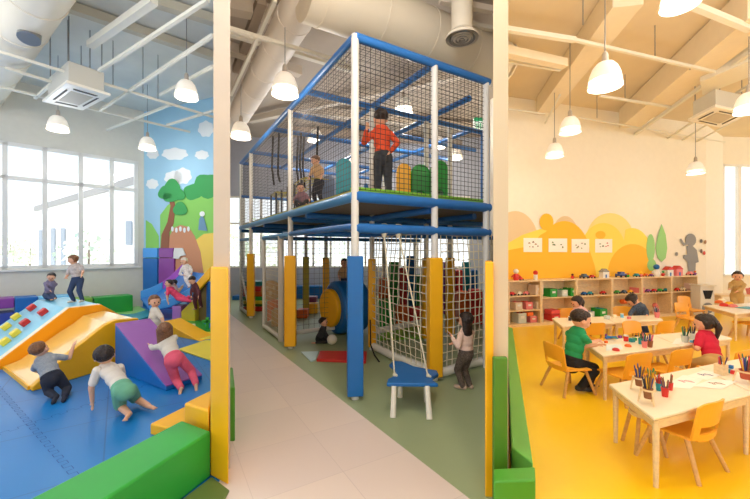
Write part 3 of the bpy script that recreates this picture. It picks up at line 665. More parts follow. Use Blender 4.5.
# swing seat with ropes: a blue stool-like plank hung by two ropes
sp = [G(x, y, .3) for x, y in ((386.5, 383), (388, 378.5), (396, 374.5), (396, 370), (389, 364), (393, 360.5), (402, 361), (414, 366), (427, 368.5), (437, 370), (438.5, 373.5), (433, 377), (433, 380), (438.5, 383.5))]
zc = sum(sp, V((0, 0, 0)))/len(sp)
sw = thing('swing_stool', 'blue butterfly-shaped swing seat with white legs hanging on two ropes from the frame', 'swing', (zc.x, zc.y, 0))
MB().prism([XY(q) for q in sp], .262, .3).build('seat', M_blue, parent=sw, bevel=.012)
for (x, y), (tx, ty) in zip(((393, 417.5), (429.5, 419.5), (400, 397), (427, 402)), ((394, 386), (427, 386), (400, 374), (425, 376))):
    a = G(x, y, .0); b = G(tx, ty, .27); MB().tube(a, b, .03, .025, 10).build('leg', M_offwhite, parent=sw, smooth=40)
for (x, y, top) in ((394.5, 376, S(.367, 0, 1.8)), (428, 377, S(.56, 0, 1.8))):
    b = G(x, y, .302); MB().path([b, b.lerp(top, .5)+V((.01, 0, -.02)), top], .0085, 6).build('rope', M_rope, parent=sw)
    MB().ell(b+V((0, 0, .015)), .02).ell(b+V((.02, -.01, .01)), .014).build('knot', M_rope, parent=sw, smooth=True)
    MB().ell(top+V((0, 0, -.02)), (.03, .03, .05)).build('knot', M_rope, parent=sw, smooth=True)
    if True:
        MB().lathe([(.06, -.015), (.066, 0), (.06, .015)], top+V((0, 0, .03)), 16, Matrix.Rotation(math.pi/2, 3, 'X')).build('loop', M_rope, parent=sw)

# ------------------------------------------------------------------ foam things helper
def foam(name, label, cat, m, poly, z0, z1, bevel=.02, group=None):
    return tag(MB().prism([XY(q) for q in poly], z0, z1).build(name, m, bevel=bevel), label, cat, group)
def pxbox(x0, x1, y0, y1, Y, depth, name, label, cat, m, bevel=.015, group=None, base=None):
    a = P(x0, y1, Y); b = P(x1, y0, Y); z0 = a.z if base is None else base
    return tag(MB().box(((a.x+b.x)/2, Y+depth/2, (z0+b.z)/2), (b.x-a.x, depth, b.z-z0)).build(name, m, bevel=bevel), label, cat, group)
# under the frame: rollers, barrel, blocks
cols = ((283, 288, M_teal, 'teal'), (288, 294, M_red, 'red'), (294, 300, M_orange, 'orange'), (300, 304, M_green, 'green'), (304, 307.5, M_yel, 'yellow'))
for k, (y0, y1, m_, cn_) in enumerate(((281.5, 286, M_teal, 'teal'), (287, 291.5, M_red, 'upper red'), (292, 296.5, M_orange, 'orange'), (297, 300.5, M_green, 'green'), (301, 304, M_yelB, 'yellow'), (304, 306.5, M_dgreen, 'dark green'), (307, 311, M_red, 'bottom red'))):
    pxbox(243, 262.5, y0, y1, 9.25, .35, 'foam_bar', '%s foam bar in the stack under the far left end of the climbing frame' % cn_, 'foam bar', m_, .02, 'stacked foam bars', base=0.0 if k == 6 else None)
t = P(271, 302, 8.6)
wf_ = thing('wooden_play_panel', 'round tan wooden play panel on a post inside the lower frame', 'play panel', (t.x, t.y, 0))
MB().lathe([(0, -.02), (.24, -.02), (.24, .02), (0, .02)], (t.x, t.y, .62), 24, Matrix.Rotation(math.pi/2, 3, 'X')).build('disc', M_woodD, parent=wf_)
MB().box((t.x, t.y+.05, .3), (.08, .06, .6)).build('post', M_wood, parent=wf_)
for dx, dz in ((-.08, .06), (.08, .06), (0, -.06)): MB().ell((t.x+dx, t.y-.03, .62+dz), (.035, .02, .05)).build('knob', M_wood, parent=wf_)
for (x0, x1, y0, y1, Y, m_, lb) in ((267, 277, 301, 312, 7.9, M_orange, 'small orange foam cube left of the purple cube under the frame'), (277, 284, 302, 308, 8.6, M_purple, 'purple foam cube between the wooden panel and yellow post'),
                                  (271, 284, 310, 318.5, 7.4, M_woodD, 'tan box with reddish side beside the white inner post'), (296, 307, 310, 317, 8.3, M_orange, 'orange foam cube right of the tall yellow post'),
                                  (306, 317, 304, 312, 8.9, M_yel, 'yellow foam cube next to the olive inner post'), (304, 316, 297, 304.5, 9.3, vinyl('plum', (120, 30, 90)), 'plum foam block behind the yellow foam cube')):
    pxbox(x0, x1, y0, y1, Y, .3, 'foam_block', lb, 'foam block', m_, .02, base=0)
pxbox(285, 345, 286, 300, 11.6, .3, 'foam_barrier', 'long blue foam barrier low across the far windows', 'foam barrier', M_blue, .03, base=0)
pxbox(232, 240, 296, 307, 11.3, .4, 'foam_block', 'small blue foam block beyond the left dividing wall in the walkway', 'foam block', M_blue, .02, base=0)
ax = V((-.86, -.5, 0)).normalized(); bc = P(344, 300, 6.9); bc.z = .5
br = thing('foam_barrel', 'big blue foam barrel with a yellow disc on its end under the frame', 'foam barrel', (bc.x, bc.y, 0))
MB().tube(bc-ax*.35, bc+ax*.22, .5, n=32).build('body', M_blue, parent=br, bevel=.05)
MB().tube(bc+ax*.22+V((-.02, 0, 0)), bc+ax*.34, .36, n=28).build('end_disc', M_yel, parent=br, bevel=.03)
foam('floor_mat', 'red foam mat on the green floor behind the blue padded post', 'mat', M_red, [G(320, 350.5, .04), G(316.5, 359, .04), G(366, 361, .04), G(367, 351, .04)], 0, .04, .01)
foam('floor_mat', 'pale blue foam mat lying left of the red mat', 'mat', vinyl('pale blue', (190, 215, 215)), [G(301, 351.5, .02), G(311, 361, .02), G(315.5, 359.5, .02), G(318.5, 351, .02)], 0, .02, .006)
tag(MB().ell(P(332, 339.5, 6.0), .085).build('play_ball', M_offwhite, smooth=True), 'off white play ball in front of the crawling child in black', 'ball')
# colourful equipment behind cargo net
rc = random.Random(5)
cc = [(M_red, 'red'), (M_green, 'green'), (M_blue, 'blue'), (M_orange, 'orange'), (M_teal, 'teal'), (M_yel, 'yellow'), (M_purple, 'purple')]
spots_ = [(378, 388, 278, 330, 8.2, 3), (389, 399, 262, 300, 8.6, 1), (400, 407, 268, 322, 7.9, 0), (407, 416, 256, 300, 9.0, 2), (417, 427, 275, 318, 8.2, 1), (396, 408, 306, 330, 7.4, 3), (378, 394, 300, 333, 7.2, 1), (410, 425, 308, 332, 7.2, 0),
         (456, 463, 270, 300, 8.4, 0), (464, 471, 262, 300, 8.8, 4), (472, 478, 270, 296, 8.4, 2), (458, 470, 292, 318, 7.8, 3), (471, 483, 290, 318, 7.6, 0), (444, 450, 262, 300, 8.8, 6)]
for k, (x0, x1, y0, y1, Y, ci) in enumerate(spots_):
    side = ['leftmost behind the cargo net', 'behind the swing ropes', 'low in the middle behind the cargo net', 'left of the padded yellow post', 'right of the padded yellow post', 'behind the girl in the pale top', 'near the right dividing wall'][0 if x0 < 385 else 1 if x0 < 397 else 2 if x0 < 412 else 3 if x0 < 430 else 4 if x0 < 460 else 5 if x0 < 471 else 6]
    pxbox(x0, x1, y0, y1, Y, .28, 'foam_block', '%s %s foam block %s' % ('tall' if y1-y0 > 34 else 'short', cc[ci][1], side), 'foam block', cc[ci][0], .03, base=0)
foam('floor_mat', 'lime green foam mat behind the cargo net', 'mat', M_edge, [G(380, 322, .05), G(378, 338, .05), G(425, 336, .05), G(425, 322, .05)], 0, .05, .01)
# upstairs toys
def arch(px0, px1, y0, Y, m, label, hole=True):
    x0 = (px0-CX)/F*Y; x1 = (px1-CX)/F*Y; z1 = EYE-(y0-CY)/F*Y; z0 = ZD+.03; cxm = (x0+x1)/2; rr = (x1-x0)/2; n = 14
    out = [(x0, z0)]+[(cxm-rr*math.cos(math.pi*i/n), max(z0, z1-rr)+rr*math.sin(math.pi*i/n)) for i in range(n+1)]+[(x1, z0)]
    if hole:
        r2 = rr*.45; out += [(cxm+r2, z0)]+[(cxm+r2*math.cos(math.pi*i/n), z0+(z1-z0)*.35+r2*math.sin(math.pi*i/n)) for i in range(n+1)]+[(cxm-r2, z0)]
    return tag(MB().extrude([V((x, Y, z)) for x, z in out], (0, .35, 0)).build('foam_arch', m, bevel=.02), label, 'foam arch')
arch(397, 411, 163, 5.6, M_yel, 'yellow foam arch on the upper deck beside the child in orange', False)
arch(411, 430, 164, 5.9, M_green, 'green foam arch on the upper deck left of the white post', True)
arch(432, 448, 160, 5.7, M_green, 'green foam arch on the upper deck right of the white post', True)
arch(336, 352, 158, 6.2, M_teal, 'teal foam arch on the upper deck left of the front corner post', True)
arch(322, 335, 175, 7.2, vinyl('grey blue', (120, 140, 175)), 'grey blue foam arch farther back on the upper deck', True)
for px, m_, cn_ in ((379, M_red, 'red'), (389, M_teal, 'teal'), (366, M_blue, 'blue')):
    q = P(px, 200, 5.0); tag(MB().lathe([(0, .32), (.02, .32), (.09, .02), (.12, .02), (.12, 0), (0, 0)], (q.x, q.y, ZD+.03), 16).build('play_cone', m_, smooth=50), '%s play cone on the upper deck near the child in orange' % cn_, 'cone')

# ------------------------------------------------------------------ left playroom
# long green block and neighbours
gA1 = V((-1.155, 2.535)); gB1 = V((-1.449, 2.687))
foam('foam_block', 'long green foam block in the bottom foreground of the blue playroom', 'foam block', M_green, [V((-1.157, 2.525, 0)), V((-1.449, 2.687, 0)), V((-2.02, 1.2, 0)), V((-1.60, 1.2, 0))], 0, .32, .015)
foam('foam_block', 'square yellow foam block between the green block and the left dividing wall pad', 'foam block', M_yel, [V((-1.215, 2.62, 0)), V((-1.468, 2.75, 0)), V((-1.372, 3.03, 0)), V((-1.355, 3.0, 0))], 0, .42, .015)
foam('foam_step', 'low yellow foam step on the blue mats behind the green block', 'foam step', M_yel, [V((-1.945, 3.095, 0)), V((-1.49, 2.93, 0)), V((-1.425, 3.10, 0)), V((-1.71, 3.77, 0))], 0, .095, .012)
foam('foam_block', 'green foam block just visible on the walkway side of the left dividing wall', 'foam block', vinyl('mid green', (84, 158, 50)), [V((-1.213, 2.98, 0)), V((-1.165, 2.98, 0)), V((-1.39, 3.5, 0)), V((-1.432, 3.5, 0))], 0, .45, .012)
# slide + climbing wedge unit
A_ = V((-3.86, 4.03, 0)); L_ = V((-4.96, 4.79, 0)); du = V((.34, .94, 0)).normalized(); k1 = math.hypot(.34, .94)
acr = (L_-A_).normalized()
su = thing('soft_slide', 'big yellow foam slide with cream sliding surface and blocks climbing wedge beside it', 'foam slide', (-4.4, 4.8, 0))
prof = [(0, .05), (.135, .15), (.27, .265), (.42, .37), (.575, .462), (.68, .53), (.77, .585), (.86, .62), (.93, .635), (1.25, .60)]
# right side cheek (yellow)
chk = [A_+du*(t*k1)+V((0, 0, z)) for t, z in prof]+[A_+du*(1.25*k1), A_]
MB().extrude(chk, acr*.10).build('side_cheek', M_yel, parent=su, bevel=.012)
# sliding surface (slightly below the cheek)
prf2 = [(0, .045), (.16, .13), (.33, .235), (.5, .335), (.65, .425), (.8, .50), (.95, .555), (1.25, .585)]
wdt = (L_-A_).length
mb = MB(); 
q0 = A_+acr*.10; q1 = L_-acr*.02
top = [q0+du*(t*k1)+V((0, 0, z-(.05 if .1 < t < .9 else 0))) for t, z in prf2]
mb.extrude(top+[q0+du*(1.25*k1), q0], acr*(wdt-.12)); mb.build('slide_surface', mat('glossy yellow slide vinyl', (252, 205, 110), .22, var=.03, scale=2, coat=.5), parent=su, smooth=30)
MB().extrude([A_+acr*.1-du*.02+V((0,0,.0)), L_-acr*.02-du*.02, L_-acr*.02-du*.02+V((0, 0, .045)), A_+acr*.1-du*.02+V((0, 0, .045))], du*.02).build('slide_lip', M_yel, parent=su)
# divider wall
dprof = [(-.05, .125), (.757, .70), (1.22, .69), (1.585, .43), (1.95, .22), (1.95, 0), (-.05, 0)]
mb = MB(); dv = [L_+du*(t*k1)+V((0, 0, z)) for t, z in dprof]
mb.extrude(dv, acr*.14).build('divider', vinyl('amber', (250, 165, 8)), parent=su, bevel=.01)
cr = [L_+du*(t*k1)+acr*.015+V((0, 0, z+.002)) for t, z in dprof[:3]]
mb = MB(); mb.extrude(cr+[q-V((0, 0, .02)) for q in cr[::-1]], acr*.125).build('divider_top', M_cream, parent=su)
# climbing wedge (its own thing) with holds
B_ = L_+acr*.15; ww = 1.55
cw = thing('climbing_wedge', 'light blue foam climbing wedge with red and yellow block holds', 'climbing wedge', (B_.x-.6, B_.y+.6, 0))
wp = [(-.6, .0), (-.6, .02), (.757, .70), (1.22, .70), (1.22, 0)]
MB().extrude([B_+du*(t*k1)+V((0, 0, z)) for t, z in [(-.55, 0), (-.42, .02), (-.05, .115), (.757, .69), (1.22, .69), (1.22, 0)]], acr*ww).build('wedge_body', vinyl('powder blue', (128, 205, 235), .3), parent=cw, bevel=.012)
# plane of slope for the holds
def slope_pt(px, py):
    a = B_+du*(0)+V((0, 0, .115+.0)); dirn = (du*(.757+.05)*k1+V((0, 0, .575))).normalized(); a = B_+du*(-.05*k1)+V((0, 0, .115))
    n = acr.cross(dirn).normalized(); ray = V(((px-CX)/F, 1, -(py-CY)/F)); o = V((0, 0, EYE)); t = (a-o).dot(n)/ray.dot(n); return o+ray*t, n if n.z > 0 else -n, dirn
for px, py, m_ in ((33, 309, M_red), (44.5, 313.5, M_red), (26.5, 324, M_red), (17.5, 318, M_yelB), (7.8, 328, M_yelB), (17, 334.5, M_yelB), (6.5, 343, M_yelB)):
    q, n, dd = slope_pt(px, py); Mx = Matrix((acr, dd, n)).transposed()
    MB().box(q+n*.035, (.13, .12, .08), M=Mx).build('climbing_hold', m_, parent=cw, bevel=.015)
# purple and blue ramp
ra_ = V((-2.357, 4.037, 0)); rb_ = V((-2.12, 4.40, 0)); rc_ = V((-3.452, 4.753, 0)); rd_ = rc_+(rb_-ra_)*1.02
rm = thing('foam_ramp', 'blue sided foam ramp with a purple top that the girl in pink leans on', 'foam ramp', (-2.9, 4.5, 0))
sv = (ra_-rc_); 
MB().extrude([rc_, ra_, ra_+V((0, 0, .045)), rc_+V((0, 0, .60))], rb_-ra_).build('ramp_body', M_blue, parent=rm, bevel=.012)
MB().extrude([rc_+V((0, 0, .605)), ra_+V((0, 0, .05))+sv*.0, ra_+V((0, 0, .065))+sv*.0, rc_+V((0, 0, .62))], (rb_-ra_)).build('ramp_top', M_lilac if 0 else vinyl('orchid purple', (150, 86, 168), .35), parent=rm, bevel=.006)
# yellow wedge behind the ramp
ya, yb_, yc = G(201, 343), G(178, 350), G(165, 338)
MB_ = MB().extrude([P(163, 333, 5.6)*1, P(201, 342, 5.2)]+[], V((0, 0, 0))) if False else None
e0 = G(200, 341.5); e1_ = G(163, 334); e0.z = e1_.z = 0
tag(MB().add([e0, e1_, e1_+V((0, 0, .24)), e0+V((.12, .35, 0)), e1_+V((.12, .38, 0)), e1_+V((.12, .38, .24))], [(0, 2, 1), (3, 4, 5), (0, 1, 4, 3), (1, 2, 5, 4), (2, 0, 3, 5)]).build('foam_wedge', M_yel, bevel=.01), 'yellow foam wedge sloping down behind the purple ramp', 'foam wedge')
# coloured mats
def fm(pts, m, label, th=.02): foam('floor_mat', label, 'mat', m, [G(x, y, th) for x, y in pts], 0, th, .006)
fm(((178, 349), (205, 340), (214, 340), (214, 361)), M_yelB, 'bright yellow floor mat beside the left dividing wall pad')
fm(((116, 309.5), (138, 305.5), (147, 310), (140, 314), (110, 313)), M_lgreen, 'pale green floor mat in front of the green block by the window')
fm(((118, 316), (146, 311), (152, 318), (126, 325)), M_teal, 'teal floor mat behind the slide and purple ramp')
fm(((168, 322), (182, 317.5), (200, 320), (210, 328), (206, 333), (186, 333), (176, 327)), M_green, 'rounded green floor mat near the back slide', .03)
foam('floor_mat', 'olive green floor mat at the foot of the left dividing wall', 'mat', vinyl('olive green', (96, 118, 62)), [V((-1.14, 2.50, 0)), V((-1.62, 1.2, 0)), V((-.9, 1.2, 0)), V((-.96, 2.36, 0))], 0, .015, .004)
fm(((192, 333.5), (213, 330), (214, 338), (200, 339)), M_yelB, 'pale yellow floor mat strip between green mat and wall pad')
# blocks along the window wall
def wallblock(x0, x1, ytop, m, label, depth=.5, off=.35, base=0.0, h=None):
    a = onplane(x0, 300, W0-WN*(off+depth), WD); b = onplane(x1, 300, W0-WN*(off+depth), WD)
    a3 = W0-WN*(off+depth)+WD*a[0]; b3 = W0-WN*(off+depth)+WD*b[0]; mid = (a3+b3)/2
    zt = EYE-(ytop-CY)/F*mid.y if h is None else h
    foam('foam_block', label, 'foam block', m, [a3, b3, b3+WN*depth, a3+WN*depth], base, zt, .02)
wallblock(-14, 14.3, 313.5, vinyl('indigo', (50, 70, 160)), 'indigo foam block under the purple block at the window wall')
wallblock(-14, 14.3, 299, M_purple, 'purple foam block at the far left against the window wall', base=.36)
wallblock(14.8, 38, 297.5, M_blue, 'blue foam block next to the purple block under the window')
wallblock(38.5, 72, 296.5, M_sky, 'light sky blue foam block behind the climbing wedge')
wallblock(74, 93, 298.5, vinyl('moss green', (120, 170, 50)), 'moss green foam block behind the standing toddler')
wallblock(94, 133, 296.5, M_green, 'long green foam block under the right end of the window', depth=.45)
foam('foam_wedge', 'teal foam step between slide divider and pale green mat', 'foam wedge', M_teal, [G(121, 322), G(133, 326), G(160, 317), G(150, 312.5)], 0.02, .10, .01)
# back slide
sl_ = thing('play_slide', 'blue slide with purple and yellow side rails beneath the tree mural', 'slide', (-4.3, 8.6, 0))
far = [P(183, 265, 9.1), P(177, 271, 9.08), P(170, 277.5, 9.05), P(163, 283, 9.0), P(152, 288.5, 8.95), P(141, 292, 8.9)]
near = [P(211, 268, 7.8), P(204, 276, 7.85), P(197, 284, 7.9), P(188, 291, 8.0), P(172, 299, 8.15), P(150, 304, 8.3)]
mb = MB()
for i in range(5):
    dz = V((0, 0, -.14)); th = V((0, 0, -.05))
    a, b, c, d = far[i]+dz, far[i+1]+dz, near[i+1]+dz, near[i]+dz
    mb.add([a, b, c, d, a+th, b+th, c+th, d+th], [(0, 1, 2, 3), (7, 6, 5, 4), (0, 4, 5, 1), (3, 2, 6, 7)]+([(0, 3, 7, 4)] if i == 0 else [])+([(1, 5, 6, 2)] if i == 4 else []))
mb.build('slide_bed', M_blue, parent=sl_, smooth=40)
def rail(pts, m, w=.07, h=.24, lift=.03):
    mb = MB(); n = len(pts); vs = []
    for i, p in enumerate(pts):
        d = (pts[min(i+1, n-1)]-pts[max(0, i-1)]); s_ = V((-d.y, d.x, 0)).normalized()*w/2
        vs += [p-s_+V((0, 0, lift)), p+s_+V((0, 0, lift)), p+s_-V((0, 0, h-lift)), p-s_-V((0, 0, h-lift))]
    fs = [(0, 1, 2, 3), tuple(range(4*n-4, 4*n))[::-1]]
    for i in range(n-1):
        for k in range(4): fs.append((4*i+k, 4*(i+1)+k, 4*(i+1)+(k+1) % 4, 4*i+(k+1) % 4))
    mb.add(vs, fs); return mb
rail(far[:4], M_purple).build('far_rail', vinyl('violet', (170, 80, 190)), parent=sl_, bevel=.015); rail(far[3:], M_blue).build('far_rail_end', M_pipeL, parent=sl_, bevel=.015)
rail(near[:3], M_yel).build('near_rail', M_yel, parent=sl_, bevel=.02); rail(near[2:], M_blue, h=.2).build('near_rail_end', M_pipeL, parent=sl_, bevel=.015)
a, b = P(207, 300, 7.95), P(212, 300, 7.8)
MB().prism([(a.x-.25, a.y+.05), (a.x+.06, a.y-.05), (a.x+.06, a.y+1.15), (a.x-.25, a.y+1.2)], 0, .80).build('under_slide_void', mat('brown void shade', (120, 96, 50), .6), parent=sl_)  # brown block stands in for the shaded void under the slide
MB().prism([(near[0].x-.05, near[0].y), (near[0].x-.01, near[0].y), (far[0].x+.2, far[0].y), (far[0].x+.1, far[0].y)], 0, .9).build('back_support', M_blue, parent=sl_)
pxbox(172, 181, 306, 314.5, 8.05, .3, 'foam_block', 'small lilac foam cube under the back slide', 'foam block', M_lilac, .02, base=0)
a = P(181, 314, 7.95); b = P(195, 314, 7.85)
tag(MB().extrude([V((a.x, a.y, 0)), V((b.x, b.y, 0)), V((b.x, b.y, .55)), V((a.x, a.y, .22))], V((.03, .3, 0))).build('foam_wedge', vinyl('ochre', (215, 185, 40)), bevel=.015), 'ochre yellow foam wedge under the back slide', 'foam wedge')
q = G(201, 318.5); tag(MB().tube((q.x, q.y+.12, 0), (q.x, q.y+.12, .40), .12, n=24).build('foam_stool', M_teal, bevel=.02), 'teal round foam stool by the left dividing wall', 'stool')
q = G(186, 329); 
for dx, m_, cn_ in ((-.15, M_red, 'red'), (.0, M_orange, 'orange'), (.14, M_cream, 'cream')):
    tag(MB().box((q.x+dx, q.y, .03+.035), (.09, .09, .07), rz=dx*4).build('toy_block', m_, bevel=.01), '%s toy block on the green floor mat' % cn_, 'toy block')
q = G(205, 333); cr_ = thing('green_play_stand', 'green cross shaped play stand by the left wall pad', 'play stand', (q.x, q.y, 0))
MB().box((q.x, q.y+.1, .14), (.05, .05, .28)).build('upright', M_green, parent=cr_); MB().box((q.x, q.y+.1, .2), (.2, .05, .05)).build('crossbar', M_green, parent=cr_); MB().box((q.x, q.y+.1, .035), (.2, .16, .03)).build('foot', M_green, parent=cr_)

# ------------------------------------------------------------------ craft room furniture
def table(name, label, corners, h=.48, group='craft tables', inset=.05):
    c = sum((V((q[0], q[1], 0)) for q in corners), V((0, 0, 0)))/4; t = thing(name, label, 'table', c, group)
    MB().prism([XY(q) for q in corners], h-.022, h).build('tabletop', M_top, parent=t, bevel=.008)
    MB().prism([XY(q) for q in corners], h-.03, h-.0225).build('edge_band', M_wood, parent=t)
    ins = [V((q[0], q[1], 0))+(c-V((q[0], q[1], 0))).normalized()*inset for q in corners]
    mb = MB()
    for i in range(4):
        a, b = ins[i], ins[(i+1) % 4]; d = (b-a).normalized(); n = V((-d.y, d.x, 0))*.01
        mb.extrude([a-n+V((0, 0, h-.085)), a+n+V((0, 0, h-.085)), a+n+V((0, 0, h-.03)), a-n+V((0, 0, h-.03))], b-a)
    mb.build('apron', M_wood, parent=t)
    for q in ins: MB().tube((q.x, q.y, 0), (q.x, q.y, h-.03), .015, .022, 12).build('leg', M_wood, parent=t, smooth=40)
    return t
table('craft_table', 'nearest cream craft table with pencil cups on wooden stands', [V((1.948, 2.98)), V((1.855, 2.38)), V((2.95, 2.79)), V((3.08, 3.42))])
table('craft_table', 'cream craft table at the right edge adjoining the nearest one', [V((3.09, 3.425)), V((2.965, 2.795)), V((4.0, 3.2)), V((4.2, 3.86))])
table('craft_table', 'cream craft table in the middle row with the boy in green', [V((2.52, 4.335)), V((2.408, 3.78)), V((3.54, 4.155)), V((3.65, 4.70))])
table('craft_table', 'cream craft table in the middle row with the girl in red', [V((3.66, 4.705)), V((3.55, 4.16)), V((4.52, 4.53)), V((4.6, 4.98))])
table('craft_table', 'cream craft table in the back row in front of the toddler in pink', [V((2.89, 5.85)), V((2.74, 5.24)), V((3.66, 5.47)), V((3.82, 6.0))])
table('craft_table', 'cream craft table in the back row in front of the child in dotted shirt', [V((3.83, 6.0)), V((3.67, 5.475)), V((4.61, 5.73)), V((4.79, 6.12))])
table('craft_table', 'white craft table under the window corner near the girl in tan', [V((6.6, 7.2)), V((6.29, 6.25)), V((7.5, 6.6)), V((7.9, 7.5))])

def chair_proto():
    t = thing('school_chair', 'x', 'chair', (0, 0, 0))
    mb = MB(); mb.prism([(-.16, -.15), (.16, -.15), (.175, .16), (-.175, .16)], .262, .282); mb.build('seat', M_plyel, parent=t, bevel=.012)
    # curved back with hand hole: two rows of panels
    mb = MB(); n = 12
    def bp_(u, z): x = lerp(-.165, .165, u); return V((x, -.15-.05*(z-.28)/.28-.03+.035*(abs(u-.5)*2)**2, z))
    def strip(z0, z1, u0, u1):
        for i in range(n):
            ua, ub = lerp(u0, u1, i/n), lerp(u0, u1, (i+1)/n); zt = (lambda u: z1-.035*abs(2*u-1)**5) if z1 == .55 else (lambda u: z1); q = [bp_(ua, z0), bp_(ub, z0), bp_(ub, zt(ub)), bp_(ua, zt(ua))]; b = [k-V((0, .014, 0)) for k in q]
            mb.add(q+b, [(3, 2, 1, 0), (4, 5, 6, 7), (0, 1, 5, 4), (2, 3, 7, 6)]+([(0, 4, 7, 3)] if i == 0 else [])+([(1, 2, 6, 5)] if i == n-1 else []))
    strip(.37, .55, 0, 1); strip(.275, .37, 0, .13); strip(.275, .37, .87, 1); strip(.262, .315, .13, .87)
    mb.build('backrest', M_plyel, parent=t)
    for sx in (-1, 1):
        for sy in (-1, 1):
            MB().tube((sx*.19, sy*.2-.01, 0), (sx*.13, sy*.11, .265), .014, .018, 8).build('leg', M_woodD, parent=t, smooth=40)
    mb = MB().box((0, .11, .25), (.26, .022, .025)).box((0, -.11, .25), (.26, .022, .025)); mb.build('seat_rail', M_woodD, parent=t)
    return t
chairs = [((2.28, 2.69), (-.41, .91), 'yellow school chair pushed in at the front of the nearest craft table'),
          ((2.66, 3.85), (-.25, .97), 'yellow school chair at the front of the middle row, left one'),
          ((3.22, 4.0), (-.3, .95), 'yellow school chair at the front of the middle row, right of the other'),
          ((2.2, 4.08), (.97, .2), 'yellow school chair the boy in green sits on'),
          ((3.86, 3.98), (-.35, .94), 'school chair under the girl in red'),
          ((3.14, 5.35), (-.2, .98), 'yellow school chair at the back row behind the boy in green'),
          ((4.28, 5.5), (-.25, .97), 'yellow school chair in front of the child in dotted shirt'),
          ((3.80, 5.05), (.25, -.97), 'yellow school chair on the far side of the middle row'),
          ((6.1, 6.9), (.2, -.97), 'tan school chair next to the low shelves at the right'),
          ((6.75, 6.45), (-.1, .99), 'yellow school chair tucked at the white table near the window'),
          ((7.0, 7.9), (.15, -.99), 'yellow school chair behind the white table near the window'),
          ((3.75, 6.55), (.1, -.99), 'school chair of the toddler in pink on the far side of the back row'),
          ((4.55, 6.42), (-.1, -.99), 'school chair of the child in dotted shirt on the far side')]
cp = chair_proto()
chairs[11] = ((3.48, 6.2), (.1, -.99), chairs[11][2])
for i, (pos, fw, lb) in enumerate(chairs):
    rz = math.atan2(-fw[0], fw[1]); lc = (pos[0], pos[1], 0)
    if i == 0: cp.location = lc; cp.rotation_euler = (0, 0, rz); cp['label'] = lb; cp['group'] = 'school chairs'
    else: dup(cp, lc, rz, lb, 'school chairs')
# small stool tucked under the near table
st = thing('wooden_stool', 'small wooden stool tucked under the left end of the nearest craft table', 'stool', (2.14, 2.90, 0))
MB().tube((2.16, 2.88, .27), (2.16, 2.88, .30), .10, n=20).build('seat', M_wood, parent=st, bevel=.006)
for a_ in range(4):
    an = a_*math.pi/2+.6; MB().tube((2.16+.15*math.cos(an), 2.88+.15*math.sin(an), 0), (2.16+.09*math.cos(an), 2.88+.09*math.sin(an), .27), .014, n=8).build('leg', M_woodD, parent=st)

# low shelves: six bookcases
xs = [508.5, 541.5, 577, 612.5, 642.5, 672, 698]
ts = [onplane(x, 300, S0, SD)[0] for x in xs]; SH = .955
for i in range(6):
    t0, t1 = ts[i]+.003, ts[i+1]-.003; mid = S0+SD*(t0+t1)/2
    t = thing('bookcase', ['light wood bookcase with three rows, leftmost next to the dividing wall', 'light wood bookcase holding green boxes on its middle shelf', 'light wood bookcase behind the toddler in pink', 'light wood bookcase with an orange roll behind the child in dotted shirt', 'light wood bookcase below the green painted trees', 'light wood bookcase at the right end beneath the grey silhouette'][i], 'bookcase', mid, 'light wood bookcases along the yellow mural')
    def board(ta, tb, za, zb, dp=.34, o0=0., nm='shelf', m_=M_wood):
        MB().extrude([S0+SD*ta+SN*o0+V((0, 0, za)), S0+SD*tb+SN*o0+V((0, 0, za)), S0+SD*tb+SN*o0+V((0, 0, zb)), S0+SD*ta+SN*o0+V((0, 0, zb))], SN*dp).build(nm, m_, parent=t)
    board(t0, t0+.025, 0, SH-.025, nm='side_panel'); board(t1-.025, t1, 0, SH-.025, nm='side_panel'); board(t0, t1, SH-.025, SH, nm='top_panel')
    board(t0+.025, t1-.025, .0, .06, nm='plinth'); board(t0+.025, t1-.025, .06, SH-.025, .012, .325, 'back_panel')
    for z in ([.32, .62] if i == 0 else [.56]): board(t0+.025, t1-.025, z, z+.02, .31, .005)
def shpt(px, z, dep=.12):
    t = onplane(px, 300, S0+SN*dep, SD)[0]; return S0+SN*dep+SD*t+V((0, 0, z))
RZS = math.atan2(SD.y, SD.x)
Z1, Z2, Z3 = .06, .34, .64; ZM = .58
def bin_(px, z, w, d, h, m, label, name='storage_bin', fill=None):
    c = shpt(px, z, .17); t = thing(name, label, 'storage bin', c)
    R = Matrix.Rotation(RZS, 3, 'Z'); th = .008; mb = MB()
    mb.box(c+V((0, 0, th/2+.001)), (w, d, th), RZS)
    for sx in (-1, 1): mb.box(c+R @ V((sx*(w-th)/2, 0, h/2)), (th, d, h), RZS)
    for sy in (-1, 1): mb.box(c+R @ V((0, sy*(d-th)/2, h/2)), (w, th, h), RZS)
    mb.build('bin_body', m, parent=t)
    mb = MB(); mb.box(c+R @ V((0, -d/2-.004, h*.6)), (w*.45, .006, h*.25), RZS); mb.build('bin_label', M_white if m != M_white else M_sky, parent=t)
    mb = MB(); rr = random.Random(int(px*7+z*100))
    for k in range(9): mb.ell(c+R @ V((rr.uniform(-.38, .38)*w, rr.uniform(-.35, .35)*d, h*.9)), rr.uniform(.02, .03), seg=8, ring=5)
    if fill: o = mb.build('bin_contents', fill, parent=t, smooth=True); o['kind'] = 'stuff'
    return t
M_bw = mat('beige woven bin', (225, 205, 180), .7, bump=.3, scale=60); M_pink = mat('pink plastic', (232, 130, 130), .5); M_clear = mat('frosted plastic', (205, 215, 210), .35)
